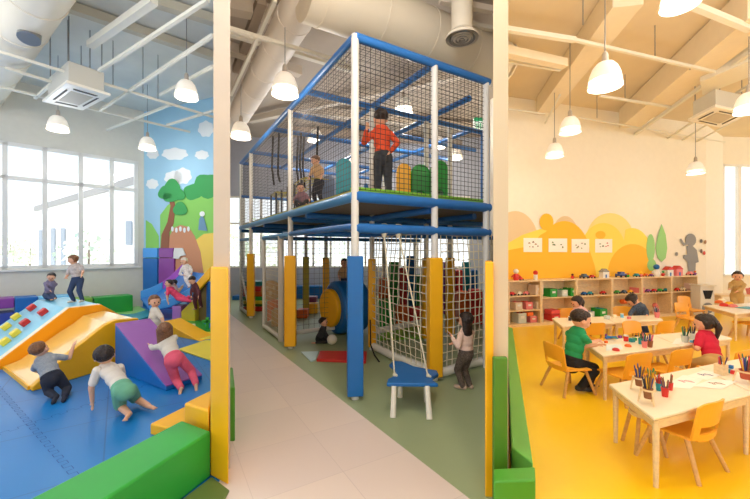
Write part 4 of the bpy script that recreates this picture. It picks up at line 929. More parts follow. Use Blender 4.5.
bins = [(519, Z1, .20, .22, .21, M_clear, 'frosted bin on the bottom row of the leftmost bookcase', M_red), (530, Z1, .17, .22, .13, M_pink, 'low pink bin on the bottom row of the leftmost bookcase', M_cream), (537.5, Z1, .13, .2, .18, M_bw, 'beige bin at the right of the bottom row, leftmost bookcase', M_orange),
        (515.5, Z2, .17, .22, .16, M_bw, 'beige bin on the middle row of the leftmost bookcase, left side', M_pink), (526, Z2, .17, .22, .15, M_pink, 'pink bin in the middle row of the leftmost bookcase', M_red), (536, Z2, .17, .22, .15, M_bw, 'beige bin on the middle row of the leftmost bookcase, right side', M_cream),
        (535.5, Z3, .2, .24, .21, M_bw, 'tall woven beige bin on the top row of the leftmost bookcase', None),
        (550, ZM, .18, .22, .17, M_green, 'green bin at the left of the second bookcase middle shelf', M_dgreen), (561, ZM, .15, .22, .14, M_clear, 'white and green patterned bin between the two green bins', M_green), (570, ZM, .17, .22, .17, M_green, 'green bin at the right of the second bookcase middle shelf', M_dgreen),
        (552, Z1+.0, .22, .24, .13, M_red, 'lower red bin stacked in the second bookcase', None), (565, Z1, .2, .24, .22, M_yel, 'yellow bin on the bottom of the second bookcase', M_orange),
        (599, Z1, .2, .24, .2, M_green, 'green bin on the bottom of the third bookcase', M_teal), (588, Z1, .15, .2, .15, M_clear, 'frosted bin on the bottom of the third bookcase', M_blue),
        (692, ZM, .22, .22, .17, mat('pale pink bin', (236, 205, 195), .5), 'pale pink bin on the middle shelf of the right end bookcase', None), (683, Z1, .24, .2, .09, M_pink, 'shallow pink bowl bin at the bottom of the right end bookcase', None),
        (637, ZM, .2, .22, .12, M_pink, 'pink bin on the middle shelf of the fourth bookcase', M_yel), (622, Z1, .22, .22, .2, M_teal, 'teal bin on the bottom of the fourth bookcase', M_yel)]
for px, z, w_, d_, h_, m_, lb, fl in bins: bin_(px, z, w_, d_, h_, m_, lb, fill=fl)
c = shpt(552, Z1+.13, .17); tag(MB().box(c+V((0, 0, .055)), (.22, .22, .10), RZS).build('lidded_box', mat('rose box', (225, 80, 80), .5), bevel=.01), 'rose lidded box on top of the red bin', 'box')
c = shpt(528, Z1+.135, .12); tag(MB().box(c+V((0, 0, .05)), (.15, .16, .08), RZS).build('lidded_box', M_orange, bevel=.01), 'bright orange box above the low pink bin', 'box')
# rolls
for px, z, m_, lb in ((690, Z1+.02, M_red, 'red paper roll on the bottom shelf of the right end bookcase'), (689, Z1+.14, M_orange, 'orange paper roll lying upon the red roll'), (626, Z1+.27, M_orange, 'orange paper roll in the fourth bookcase')):
    c = shpt(px, z+.055, .15); tag(MB().tube(c-SD*.13, c+SD*.13, .055, n=18).build('paper_roll', m_, smooth=40), lb, 'paper roll')
# toys
def toy_car(c, m, label, s=1.):
    t = thing('toy_car', label, 'toy car', c)
    R = Matrix.Rotation(RZS, 3, 'Z')
    MB().box(c+V((0, 0, .03*s)), (.12*s, .06*s, .03*s), RZS).box(c+V((0, 0, .055*s)), (.06*s, .05*s, .025*s), RZS).build('car_body', m, parent=t, bevel=.006)
    for sx in (-1, 1):
        for sy in (-1, 1): q = c+R @ V((sx*.038*s, sy*.032*s, .016*s)); MB().tube(q-R @ V((0, .006, 0)), q+R @ V((0, .006, 0)), .016*s, n=12).build('wheel', M_black, parent=t)
def toy_figure(c, m1, m2, label, s=1.):
    t = thing('toy_figure', label, 'toy', c)
    MB().lathe([(0, 0), (.035*s, 0), (.04*s, .03*s), (.03*s, .08*s), (.012*s, .1*s), (0, .1*s)], c, 14).build('body', m1, parent=t, smooth=60)
    MB().ell(c+V((0, 0, .125*s)), .036*s).build('head', m2, parent=t, smooth=True)
    for sx in (-1, 1): MB().cap(c+V((sx*.03*s, 0, .075*s)), c+V((sx*.06*s, -.01, .05*s)), .012*s, .01*s).build('arm', m1, parent=t, smooth=True)
def toy_house(c, m1, m2, label, s=1.):
    t = thing('toy_house', label, 'toy', c)
    MB().box(c+V((0, 0, .05*s)), (.13*s, .08*s, .1*s), RZS).build('walls', m1, parent=t)
    a = c+V((0, 0, .1*s)); R = Matrix.Rotation(RZS, 3, 'Z')
    MB().extrude([a+R @ V((-.075*s, -.045*s, 0)), a+R @ V((.075*s, -.045*s, 0)), a+R @ V((0, -.045*s, .055*s))], R @ V((0, .09*s, 0))).build('roof', m2, parent=t)
    MB().box(c+R @ V((0, -.042*s, .03*s)), (.03*s, .004, .055*s), RZS).build('door', M_blue, parent=t)
T = SH
toy_figure(shpt(516, T), M_red, M_white, 'red toy with a white fluffy head at the left end of the shelf top', 1.5)
toy_car(shpt(520.5, T, .1), M_red, 'small red toy car beside the fluffy headed toy', 1.0)
c = shpt(535.5, T); tt = thing('toy_lighthouse', 'white cylinder toy with a red ball top on the shelf top', 'toy', c)
MB().lathe([(0, 0), (.045, 0), (.04, .11), (0, .11)], c, 18).build('cylinder', M_white, parent=tt, smooth=40); MB().ell(c+V((0, 0, .15)), .05).build('ball_top', M_red, parent=tt, smooth=True)
toy_figure(shpt(572.5, T), M_red, mat('maroon', (110, 30, 30), .5), 'tiny red and maroon toy right of the lighthouse toy', .7)
toy_car(shpt(584, T), mat('slate', (80, 100, 120), .5), 'slate grey toy vehicle on the shelf top', 1.5); toy_car(shpt(592, T), M_red, 'red toy car right of the slate vehicle on the shelf top', 1.1)
toy_house(shpt(604, T), M_white, mat('spotted grey', (150, 150, 150), .6, var=.5, scale=40), 'white and grey toy house on the shelf top under the yellow mural', 1.35)
toy_car(shpt(621, T), mat('steel blue', (70, 90, 150), .5), 'steel blue toy vehicle under the right yellow hill', 1.9); toy_figure(shpt(628, T), M_green, M_orange, 'green and orange toy next to the steel blue vehicle', .6)
toy_car(shpt(636.5, T), M_teal, 'teal toy car in the middle of the shelf top', 1.2); toy_figure(shpt(641, T), M_pink, M_yel, 'pink toy with yellow head on the shelf top', .7); toy_car(shpt(646, T), M_orange, 'orange toy car left of the mug toy', 1.1); toy_car(shpt(651, T), M_purple, 'purple toy car by the striped figure', .9)
toy_figure(shpt(656.5, T), M_white, M_blue, 'tall white toy figure with blue head before the painted trees', 1.8); toy_figure(shpt(663, T), M_red, M_green, 'red toy figure with green head beside the tall white one', .8)
toy_house(shpt(668, T), M_white, M_red, 'tall white toy house with red roof on the shelf top', 1.5); toy_house(shpt(677, T), M_pink, M_red, 'pink toy house with red roof near the silhouette', 1.6)
toy_car(shpt(690, T), M_pink, 'pink toy car at the right end of the shelf top', 1.4); toy_figure(shpt(695, T), M_purple, M_orange, 'purple toy figure at the right end of the shelf top', .7)
# toys within shelves
tl = [(512, Z3, M_red, 'red toy car on the top row of the leftmost bookcase'), (519, Z3, M_cream, 'cream toy car on the top row of the leftmost bookcase'), (526, Z3, M_pink, 'pink toy car on the top row of the leftmost bookcase'),
      (584, ZM, M_blue, 'blue toy car on the third bookcase shelf'), (590, ZM, M_teal, 'teal toy car on the third bookcase shelf'), (603, ZM, M_red, 'red toy car on the third bookcase shelf'),
      (617, ZM, M_green, 'green toy car on the fourth bookcase shelf'), (624, ZM, mat('slate', (0, 0, 0)), 'slate toy car on the fourth bookcase shelf'), (630, ZM, M_yel, 'yellow toy car on the fourth bookcase shelf'),
      (648, ZM, M_purple, 'purple toy car on the fifth bookcase shelf'), (654, ZM, M_red, 'red toy car on the fifth bookcase shelf'), (660, ZM, M_green, 'green toy car on the fifth bookcase shelf'), (666, ZM, M_teal, 'teal toy car on the fifth bookcase shelf'),
      (677, ZM, M_red, 'red toy car on the right end bookcase shelf'), (683, ZM, M_cream, 'cream toy car on the right end bookcase shelf')]
for px, z, m_, lb in tl: toy_car(shpt(px, z+.001 if z != Z3 else z+.001), m_, lb, 1.1)
toy_figure(shpt(655, Z1), M_bw, M_pink, 'beige and pink craft figure on the bottom of the fifth bookcase', 1.6)

# drawings
pap = mat('drawing paper', (250, 246, 238), .8)
for (x0, x1, y0, y1, lb, cs) in ((523, 541.5, 238, 252, 'drawing with two small brown marks, leftmost of the four', ((120, 90, 70), (160, 120, 60))), (548, 566.5, 238.5, 252, 'drawing of a green bush shape, second of the four', ((110, 130, 70), (80, 110, 60))), (571, 588.5, 239, 252.5, 'drawing with blue and grey figures, third of the four', ((110, 130, 160), (150, 130, 110))), (594.5, 611.5, 239, 252.5, 'drawing with blue and red blots, rightmost of the four', ((80, 130, 170), (200, 90, 80)))):
    q = [rmur(x, y, .0165) for x, y in ((x0, y1), (x1, y1), (x1, y0), (x0, y0))]; t = thing('wall_drawing', lb, 'drawing', rmur((x0+x1)/2, y1, .0165), 'drawings on the yellow mural')
    MB().extrude(q, -SN*.003).build('paper', pap, parent=t)
    rr = random.Random(int(x0))
    for k in range(6):
        cx0, cy0 = rr.uniform(x0+4, x1-4), rr.uniform(y0+4, y1-4)
        MB().extrude([rmur(a, b, .0198) for a, b in blob(cx0, cy0, rr.uniform(.5, 1.3), rr.uniform(.4, .9), 10, 3, .3)], -SN*.001).build('drawn_mark', mat('crayon %d' % cs[k % 2][0], cs[k % 2], .8), parent=t)

# white cabinet with black cap picture beside the shelves
a = P(701, 287, 8.55); b = P(715, 287, 8.55)
cb = thing('white_cabinet', 'white toy cabinet with dark window shapes right of the bookcases', 'cabinet', ((a.x+b.x)/2, 8.55, 0))
MB().box(((a.x+b.x)/2, 8.7, .36), (b.x-a.x, .28, .72)).build('body', M_white, parent=cb, bevel=.01); MB().box(((a.x+b.x)/2, 8.69, .735), (b.x-a.x+.04, .32, .03)).build('top', M_offwhite, parent=cb)
cxm = (a.x+b.x)/2
MB().extrude([V((cxm-.12, 8.558, .62)), V((cxm+.12, 8.558, .62)), V((cxm+.06, 8.558, .42)), V((cxm-.06, 8.558, .42))], (0, -.012, 0)).build('dark_window', M_black, parent=cb)
MB().tube((cxm, 8.56, .2), (cxm, 8.545, .2), .13, n=20).build('round_door', mat('cool grey', (130, 135, 140), .5), parent=cb)
# low wooden bench by window
a = P(719, 296, 9.0)
bn_ = thing('low_bench', 'low light wood bench under the window behind the girl in tan', 'bench', (a.x+1.3, 9.0, 0))
MB().box((a.x+1.3, 9.15, .44), (2.6, .36, .04)).build('bench_top', M_wood, parent=bn_, bevel=.006)
for dx in (.05, 1.3, 2.55): MB().box((a.x+dx, 9.15, .21), (.04, .34, .42)).build('bench_panel', M_wood, parent=bn_)
c = V((a.x+1.0, 9.1, .46)); bkt = thing('toy_basket', 'red and pink toy basket on the low window bench', 'basket', c)
MB().lathe([(0, 0), (.14, 0), (.17, .14), (.16, .14), (.13, .01)], c, 20).build('basket_body', M_pink, parent=bkt, smooth=50); o = MB().ell(c+V((0, 0, .12)), (.12, .12, .07)).ell(c+V((.05, 0, .15)), .05).build('contents', M_red, parent=bkt, smooth=True)

# ---------------- table-top things
PENC = [mat('pencil %s' % n_, c_, .5) for n_, c_ in (('yellow', (235, 180, 50)), ('blue', (50, 70, 140)), ('red', (200, 50, 45)), ('green', (50, 130, 80)), ('brown', (140, 95, 60)), ('purple', (90, 60, 110)), ('pink', (225, 120, 140)), ('navy', (40, 45, 70)))]
def pencil_cup(c, r, h, m, label, n=12, stand=False, plen=.13, cat='pencil cup', pal=None, seed=1):
    t = thing('pencil_cup', label, cat, c, None); rr = random.Random(seed)
    z = c.z+(.035 if stand else 0)
    MB().lathe([(0, 0), (r*.75, 0), (r, h), (r*.9, h), (r*.65, .008), (0, .008)], (c.x, c.y, z), 20).build('cup', m, parent=t, smooth=50)
    if stand:
        MB().lathe([(r*1.02, h*.78), (r*1.5, h*.78), (r*1.5, h*.9), (r*1.02, h*.9), (r*1.02, h*.78)], (c.x, c.y, z), 22).build('stand_ring', M_wood, parent=t)
        for k in range(3):
            a = k*2.094+.5; MB().tube((c.x+r*1.8*math.cos(a), c.y+r*1.8*math.sin(a), c.z), (c.x+r*1.3*math.cos(a), c.y+r*1.3*math.sin(a), z+h*.8), .006, n=8).build('stand_leg', M_wood, parent=t)
    for k in range(n):
        a = rr.uniform(0, 6.28); q = r*rr.uniform(.1, .7); b0_ = V((c.x+q*.4*math.cos(a), c.y+q*.4*math.sin(a), z+.012)); d = V((math.cos(a)*rr.uniform(.05, .3), math.sin(a)*rr.uniform(.05, .3), 1)).normalized(); L = plen*rr.uniform(.85, 1.15)
        pm = (pal or PENC)[rr.randrange(len(pal or PENC))]
        e_ = b0_+d*L; MB().tube(b0_, e_, .0045, n=6).tube(e_, e_+d*.014, .0045, .0008, 6).build('pencil', pm, parent=t)
TZ = .481
brn = mat('brown cup', (150, 95, 60), .6)
pal1 = [PENC[0], PENC[0], PENC[1], PENC[4], PENC[7], PENC[0]]
pencil_cup(G(648, 403, TZ), .032, .075, brn, 'pencil cup on a wooden tripod stand nearest the table corner', 16, True, .13, pal=pal1, seed=1)
pencil_cup(G(639, 390, TZ), .03, .075, brn, 'pencil cup on a wooden tripod stand left of the nearest one', 14, True, .13, pal=pal1, seed=2)
pencil_cup(G(651, 387, TZ), .03, .07, M_cream, 'cream cup packed with yellow crayons behind the two tripod cups', 14, False, .12, pal=[PENC[0], PENC[3]], seed=3)
pencil_cup(G(665, 396.5, TZ), .026, .07, M_red, 'red cup of markers right of the tripod cups', 8, False, .11, pal=[PENC[2], PENC[5], PENC[4]], seed=4)
pencil_cup(G(659, 390.5, TZ), .024, .06, M_teal, 'teal cup of markers between crayons and red cup', 7, False, .1, pal=[PENC[2], PENC[7]], seed=5)
pencil_cup(G(670, 390, TZ), .022, .06, M_red, 'second red cup of markers, set farther back', 5, False, .1, pal=[PENC[2], PENC[4]], seed=6)
c = G(721, 374, TZ); wc = thing('wooden_pen_holder', 'square wooden pen holder with dark pens on the nearest table', 'pen holder', c)
MB().box(c+V((0, 0, .045)), (.075, .075, .09), .4).build('holder', M_wood, parent=wc, bevel=.004)
for k in range(8): 
    d = V((random.uniform(-.2, .2), random.uniform(-.2, .2), 1)).normalized(); q = c+V((random.uniform(-.02, .02), random.uniform(-.02, .02), .06)); MB().tube(q, q+d*.10, .005, n=6).build('pen', PENC[k % 8], parent=wc)
for (x, y, m_, lb) in ((728.5, 372.5, M_teal, 'teal toy cube beside the wooden pen holder'), (733, 374, M_red, 'red toy cube beside the teal cube'), (731, 368.5, M_blue, 'blue toy cube behind the teal and red cubes')):
    c = G(x, y, TZ); tag(MB().box(c+V((0, 0, .016)), (.032, .032, .032), .5).build('toy_cube', m_, bevel=.004), lb, 'toy cube')
pencil_cup(G(746, 383, TZ), .045, .075, mat('terracotta cup', (185, 85, 60), .6), 'wide terracotta cup of crayons at the right edge on a stand', 22, True, .16, seed=8)
for k, (pts, lb) in enumerate(((((664, 386), (683, 375), (706, 377), (690, 389)), 'white drawing sheet on the nearest table, left sheet'), (((686, 376), (704, 370), (724, 374), (707, 380)), 'white drawing sheet on the nearest table, overlapping the first'), (((693, 386), (712, 379), (738, 381), (722, 389)), 'white drawing sheet closest to the yellow chair'))):
    z = TZ+.001*k; t = thing('paper_sheet', lb, 'paper', G(pts[0][0], pts[0][1], z)); q = [G(x, y, z+.0008) for x, y in pts]
    MB().prism([XY(v) for v in q], z, z+.0008).build('sheet', pap, parent=t)
    cc_ = sum(q, V((0, 0, 0)))/4; MB().path([cc_+V((.05*math.cos(a*1.3), .03*math.sin(a*2.1), .0018)) for a in range(9)], .0012, 4).build('crayon_line', PENC[(k*3+6) % 8], parent=t)
# middle row items
def item(px, py, kind, m, lb, s=1.):
    c = G(px, py, TZ)
    if kind == 'cube': tag(MB().box(c+V((0, 0, .02*s)), (.05*s, .04*s, .04*s), .3).build('toy_brick', m, bevel=.004), lb, 'toy brick')
    if kind == 'dome': tag(MB().lathe([(0, .03*s), (.02*s, .028*s), (.034*s, .015*s), (.036*s, 0), (0, 0)], c, 18).build('clay_lump', m, smooth=60), lb, 'modelling clay')
    if kind == 'jar':
        t = thing('paint_jar', lb, 'jar', c); MB().tube(c, c+V((0, 0, .06*s)), .026*s, n=18).build('jar_body', m, parent=t, smooth=40); MB().tube(c+V((0, 0, .06*s)), c+V((0, 0, .074*s)), .028*s, n=18).build('lid', M_white, parent=t, smooth=40)
    if kind == 'plane':
        t = thing('toy_plane', lb, 'toy', c); MB().cap(c+V((-.07, 0, .03)), c+V((.06, .02, .03)), .018, .014).build('fuselage', m, parent=t, smooth=True)
        MB().box(c+V((0, .01, .035)), (.035, .17, .008), .2).build('wing', M_teal, parent=t); MB().box(c+V((-.075, 0, .055)), (.02, .008, .04)).build('tail', M_purple, parent=t)
item(612, 340, 'plane', M_blue, 'blue and teal toy plane in front of the boy in green', 1); item(616, 350.5, 'dome', M_red, 'red clay lump near the corner of the middle table'); item(628, 346.5, 'dome', M_orange, 'flat orange clay lump on the middle table')
item(626, 341, 'jar', M_red, 'red paint jar on the middle table'); item(632, 342, 'cube', M_teal, 'teal toy brick beside the red jar', 1.1); item(634.5, 340.5, 'cube', M_green, 'green toy brick beside the teal brick', .9); item(606, 343, 'cube', M_orange, 'orange toy brick by the hands of the boy in green', .7); item(602, 341, 'cube', M_yel, 'yellow toy brick by the hands of the boy in green', .7)
item(620, 338, 'cube', M_purple, 'purple toy brick behind the red jar', .8)
item(697, 344, 'cube', PENC[7], 'navy toy brick at the elbow of the girl in red', 1.2); item(692, 343, 'cube', M_sky, 'sky blue toy brick left of the navy brick', .8)
pencil_cup(G(644.5, 347.5, TZ), .03, .075, M_pink, 'pink cup with craft sticks on the middle table, left cup', 9, False, .13, seed=11); pencil_cup(G(650, 347, TZ), .03, .075, brn, 'brown cup with craft sticks on the middle table, right cup', 9, False, .13, seed=12)
pencil_cup(G(640.5, 344, TZ), .026, .07, M_teal, 'teal cup with craft flowers behind the pink cup', 7, False, .12, seed=13)
pencil_cup(G(685, 342, TZ), .042, .08, M_clear, 'clear cup with scissors and pens near the girl in red, left', 9, False, .15, pal=[PENC[7], PENC[3], PENC[4]], seed=14); pencil_cup(G(692, 339, TZ), .036, .075, M_clear, 'clear cup with pens near the girl in red, right', 7, False, .13, pal=[PENC[7], PENC[3]], seed=15)
for k, (pts, lb) in enumerate(((((606, 351), (606, 345), (621, 344), (623, 349)), 'pale blue sheet in front of the boy in green'), (((672, 344), (676, 338.5), (686, 338), (684, 344)), 'white sheet in the middle of the second row tables'))):
    t = thing('paper_sheet', lb, 'paper', G(pts[0][0], pts[0][1], TZ)); MB().prism([XY(G(x, y, TZ)) for x, y in pts], TZ, TZ+.001).build('sheet', mat('pale blue paper', (220, 235, 235), .8) if k == 0 else pap, parent=t)
# back row items
item(570, 320.5, 'jar', PENC[7], 'dark jar on the back row table left end', .9); item(588, 317.5, 'cube', M_white, 'white box on the back row in front of the toddler in pink', 1.8); item(607, 319, 'cube', M_clear, 'flat frosted dish on the back row table', 1.4); item(614, 317.5, 'cube', M_cream, 'cream toy brick on the back row table', 1.2); item(622, 317.5, 'jar', M_sky, 'sky blue jar on the back row by the dotted shirt', .9); item(629, 319, 'cube', M_pink, 'pink brick on the back row by the dotted shirt', 1.)
pencil_cup(G(657, 317.5, TZ), .04, .09, M_pink, 'pink cup with craft flowers at the right end of the back row', 9, False, .15, seed=21)
# window table items
for k, (x, y, m_, n_) in enumerate(((719, 303, M_orange, 'orange'), (724, 306, M_red, 'red'), (729, 304.5, M_yel, 'yellow'), (722, 301.5, M_cream, 'cream'), (733, 307, M_pink, 'pink'))): item(x, y, 'dome', m_, '%s clay lump on the white table by the window' % n_, 2.)
c = G(748, 308, TZ); tag(MB().box(c+V((0, 0, .004)), (.35, .22, .008), .3).build('craft_mat', M_teal, bevel=.003), 'teal craft mat on the white table by the window', 'craft mat')

# ------------------------------------------------------------------ people
def person(label, H, pelvis, neck, right, face, hands, elb, feet, kn, toes, shirt, pants, sleeve='short', leg='long', shoe=None, hair=None, hairstyle='short', vox=.008, headup=None, curl=.35, hat=None, group=None, chub=1.0):
    pelvis = V(pelvis); neck = V(neck); up = (neck-pelvis).normalized(); right = V(right); right = (right-up*right.dot(up)).normalized(); fwd = up.cross(right)
    if len(label.split()) < 4: label += ' child'
    root = thing('person', label, 'person', (pelvis.x, pelvis.y, min(feet[0][2], feet[1][2])-.02))
    hr = hair or M_hair
    c = chub
    hu = V(headup).normalized() if headup else (up+V((0, 0, .8))).normalized()
    f = V(face).normalized(); hrt = f.cross(hu).normalized(); hu = hrt.cross(f).normalized()
    hc = neck+hu*.105*H
    TM = Matrix((right, fwd, up)).transposed(); HM = Matrix((hrt, f, hu)).transposed()
    body = MB(); tors = [(0, .082, .068), (.2, .083, .07), (.45, .085, .068), (.7, .092, .064), (.88, .088, .054)]
    L = (neck-pelvis).length
    def torso(mb, inf):
        for t, rx, ry in tors: mb.ell(pelvis+up*(L*t), ((rx*c)*H+inf, (ry*c)*H+inf, .09*H+inf*.3), TM, 16, 10)
    torso(body, 0)
    body.cap(neck-up*.02*H, hc, .035*H, .032*H)
    # head
    body.ell(hc+hu*.015*H, (.073*H, .085*H, .088*H), HM, 20, 14); body.ell(hc+f*.022*H-hu*.035*H, (.052*H, .05*H, .052*H), HM, 16, 10)
    body.ell(hc+f*.088*H-hu*.018*H, (.011*H, .013*H, .012*H), HM, 10, 7)
    for sx in (-1, 1): body.ell(hc+hrt*sx*.074*H-hu*.012*H, (.010*H, .02*H, .024*H), HM, 10, 7); body.ell(hc+hrt*sx*.036*H+f*.052*H-hu*.03*H, .022*H, seg=10, ring=7)
    sh = MB() if shirt else None; pt = MB()
    if sh:
        for t, rx, ry in tors[1:]: sh.ell(pelvis+up*(L*t), ((rx*c)*H+.009*H, (ry*c)*H+.009*H, .088*H), TM, 16, 10)
    inf = .010*H
    for k, sx in enumerate((-1, 1)):
        sp_ = neck-up*.055*H+right*sx*.093*H; hd = V(hands[k]); la, lb_ = .155*H, .135*H; d = hd-sp_; D = d.length
        if D > (la+lb_)*.985: hd = sp_+d.normalized()*(la+lb_)*.985; d = hd-sp_; D = d.length
        a = (la*la-lb_*lb_+D*D)/(2*D); hh = math.sqrt(max(0, la*la-a*a)); hint = V(elb[k]); dn = d/D; hp_ = (hint-dn*hint.dot(dn)).normalized(); el = sp_+dn*a+hp_*hh
        body.cap(sp_, el, .033*H, .026*H); body.cap(el, hd, .026*H, .018*H)
        if sh:
            if sleeve == 'long': sh.cap(sp_, el, .038*H, .033*H); sh.cap(el, el.lerp(hd, .9), .033*H, .026*H)
            elif sleeve == 'short': sh.cap(sp_, sp_.lerp(el, .72), .040*H, .037*H)
        # hand
        fd = (hd-el).normalized(); sd = fd.cross(hp_).normalized(); nn_ = sd.cross(fd).normalized()   # sd across palm
        if nn_.z > 0: nn_ = -nn_; sd = -sd
        pc = hd+fd*.028*H; PM = Matrix((sd, fd, nn_)).transposed(); body.ell(pc, (.023*H, .03*H, .012*H), PM, 12, 8)
        for j, (off, ln) in enumerate(((-.0165, .032), (-.0055, .038), (.0055, .036), (.0165, .028))):
            b1 = pc+fd*.02*H+sd*off*H; m1 = b1+(fd+sd*off*6).normalized()*ln*.5*H+nn_*curl*.006*H; e1 = m1+(fd*.8+nn_*curl).normalized()*ln*.5*H
            body.cap(b1, m1, .0062*H, .0056*H); body.cap(m1, e1, .0056*H, .0048*H)
        ths = -1 if sx > 0 else 1
        b1 = pc-fd*.008*H+sd*ths*.018*H; m1 = b1+(sd*ths*.8+fd*.6).normalized()*.022*H; e1 = m1+(fd+nn_*.4).normalized()*.018*H; body.cap(b1, m1, .0075*H, .0065*H); body.cap(m1, e1, .0062*H, .0055*H)
        # leg
        hpj = pelvis+right*sx*.048*H-up*.01*H; ft = V(feet[k]); lt, ls = .235*H, .215*H; d = ft-hpj; D = d.length
        if D > (lt+ls)*.985: ft = hpj+d.normalized()*(lt+ls)*.985; d = ft-hpj; D = d.length
        D = max(D, .06*H); a = (lt*lt-ls*ls+D*D)/(2*D); hh = math.sqrt(max(0, lt*lt-a*a)); hint = V(kn[k]); dn = d/D; kp = (hint-dn*hint.dot(dn)).normalized(); kne = hpj+dn*a+kp*hh
        if kne.z < .04 + min(feet[0][2], feet[1][2])-.03: kne.z = min(feet[0][2], feet[1][2])+.02
        body.cap(hpj, kne, .056*H*c, .038*H); body.cap(kne, ft, .037*H, .025*H)
        if leg == 'long': pt.cap(hpj, kne, .063*H*c, .047*H); pt.cap(kne, kne.lerp(ft, .93), .047*H, .036*H)
        else: pt.cap(hpj, hpj.lerp(kne, .93), .064*H*c, .052*H)
        td = V(toes[k]).normalized(); e = ft+td*.085*H; 
        body.cap(ft-td*.012*H-V((0, 0, .004*H)), e, .022*H, .016*H)
        for j in range(5): body.ell(e+td*.014*H+td.cross(V((.01, .01, 1))).normalized()*(j-2)*.008*H, .0075*H, seg=8, ring=6)
        if shoe: MB().cap(ft-td*.02*H-V((0, 0, .004*H)), ft+td*.095*H, .028*H, .023*H).build('shoe', shoe, parent=root, remesh=vox)
    body.build('body', M_skin, parent=root, remesh=vox)
    if sh: sh.build('shirt', shirt, parent=root, remesh=vox)
    for t, rx, ry in tors[:2]: pt.ell(pelvis+up*(L*t*.8)-up*.015*H, (rx*c*H+.015*H, ry*c*H+.015*H, (.098 if t == 0 else .06)*H), TM, 16, 10)
    pt.build('trousers' if leg == 'long' else 'shorts', pants, parent=root, remesh=vox)
    # face
    for sx in (-1, 1): MB().ell(hc+f*.0805*H+hrt*sx*.028*H-hu*.002*H, (.0095*H, .006*H, .0095*H), HM, 10, 7).build('eye', M_eye, parent=root, smooth=True)
    MB().ell(hc+f*.0755*H-hu*.048*H, (.018*H, .006*H, .006*H), HM, 10, 6).build('mouth', M_lip, parent=root, smooth=True)
    # hair
    hb = MB(); hb.ell(hc+hu*.028*H-f*.015*H, (.0775*H, .083*H, .0795*H), HM, 20, 14)
    hb.ell(hc+hu*.062*H+f*.014*H, (.060*H, .062*H, .040*H), HM, 16, 10)
    for k in range(9):
        a = -1.2+k*.3; hb.cap(hc+hu*.09*H+hrt*math.sin(a)*.03*H, hc+hrt*math.sin(a)*.066*H+hu*(.055)*H+f*math.cos(a)*.064*H, .013*H, .010*H)
    rr = random.Random(int(pelvis.x*1000) & 1023)
    for k in range(90):
        dv = (hrt*rr.gauss(0, 1)+f*rr.gauss(-.25, .9)+hu*abs(rr.gauss(.3, .8))).normalized()
        if dv.dot(f) > .35 and dv.dot(hu) < .6: continue
        p0 = hc+hu*.028*H-f*.015*H+(hrt*dv.dot(hrt)*.076+f*dv.dot(f)*.082+hu*dv.dot(hu)*.079)*H
        tn = (dv*.25-hu*.9+hrt*rr.uniform(-.5, .5)); tn = (tn-dv*tn.dot(dv)*.85).normalized()
        hb.cap(p0-dv*.004*H, p0+tn*.032*H, .0105*H, .0045*H)
    if hairstyle in ('bob', 'long', 'pony'):
        ln = {'bob': .06, 'long': .17, 'pony': .05}[hairstyle]
        for k in range(11):
            a = math.pi*(.02+.96*k/10); p0 = hc+hrt*math.cos(a)*.072*H-f*math.sin(a)*.06*H+hu*.03*H; p1 = p0+(-hu*.5-V((0, 0, .5)))*ln*H*1.2-f*.0*H
            hb.cap(p0, p1, .019*H, .012*H)
    if hairstyle == 'pony':
        b = hc-f*.09*H+hu*.02*H; hb.cap(b, b-f*.02*H-V((0, 0, .06*H)), .024*H, .03*H); hb.cap(b-f*.02*H-V((0, 0, .06*H)), b-V((0, 0, .19*H)), .03*H, .012*H)
    hb.build('hair', hr, parent=root, remesh=vox)
    if hairstyle == 'pony': MB().lathe([(.02*H, -.008*H), (.028*H, 0), (.02*H, .008*H)], hc-f*.088*H+hu*.02*H, 12).build('hair_tie', M_pink, parent=root)
    return root
def fab(n_, c_, var=.06, scale=10, bump=.15): return mat('fabric '+n_, c_, .85, var=var, scale=scale, bump=bump)
c_grey = fab('grey marl', (150, 155, 162), .12, 60); c_navy = fab('navy', (30, 34, 50)); c_white = fab('white', (225, 215, 205)); c_mint = fab('mint', (110, 175, 145))
c_pink = fab('coral pink', (225, 90, 115), .1); c_beige = fab('beige', (215, 205, 190)); c_denim = fab('denim', (45, 62, 95)); c_stripe = fab('striped grey', (185, 175, 172), .25, 30); c_purpl = fab('grey purple', (125, 115, 140), .2, 30)
c_orange = fab('orange', (215, 78, 40)); c_char = fab('charcoal', (52, 54, 60)); c_tan = fab('tan', (205, 165, 120)); c_rose = fab('pale rose', (228, 196, 180)); c_leop = fab('dark patterned', (96, 82, 74), .5, 60)
c_green = fab('green', (30, 150, 95)); c_red = fab('crimson', (205, 28, 60)); c_dot = fab('dotted navy', (70, 84, 104), .6, 45); c_lpink = fab('light pink', (240, 190, 185), .1, 30); c_sand = fab('sand', (200, 165, 105)); c_hot = fab('hot pink', (228, 70, 110)); c_mar = fab('maroon', (90, 40, 45)); c_pale = fab('pale mottled', (225, 215, 210), .2, 30)
Z3v = lambda z: V((0, 0, z))
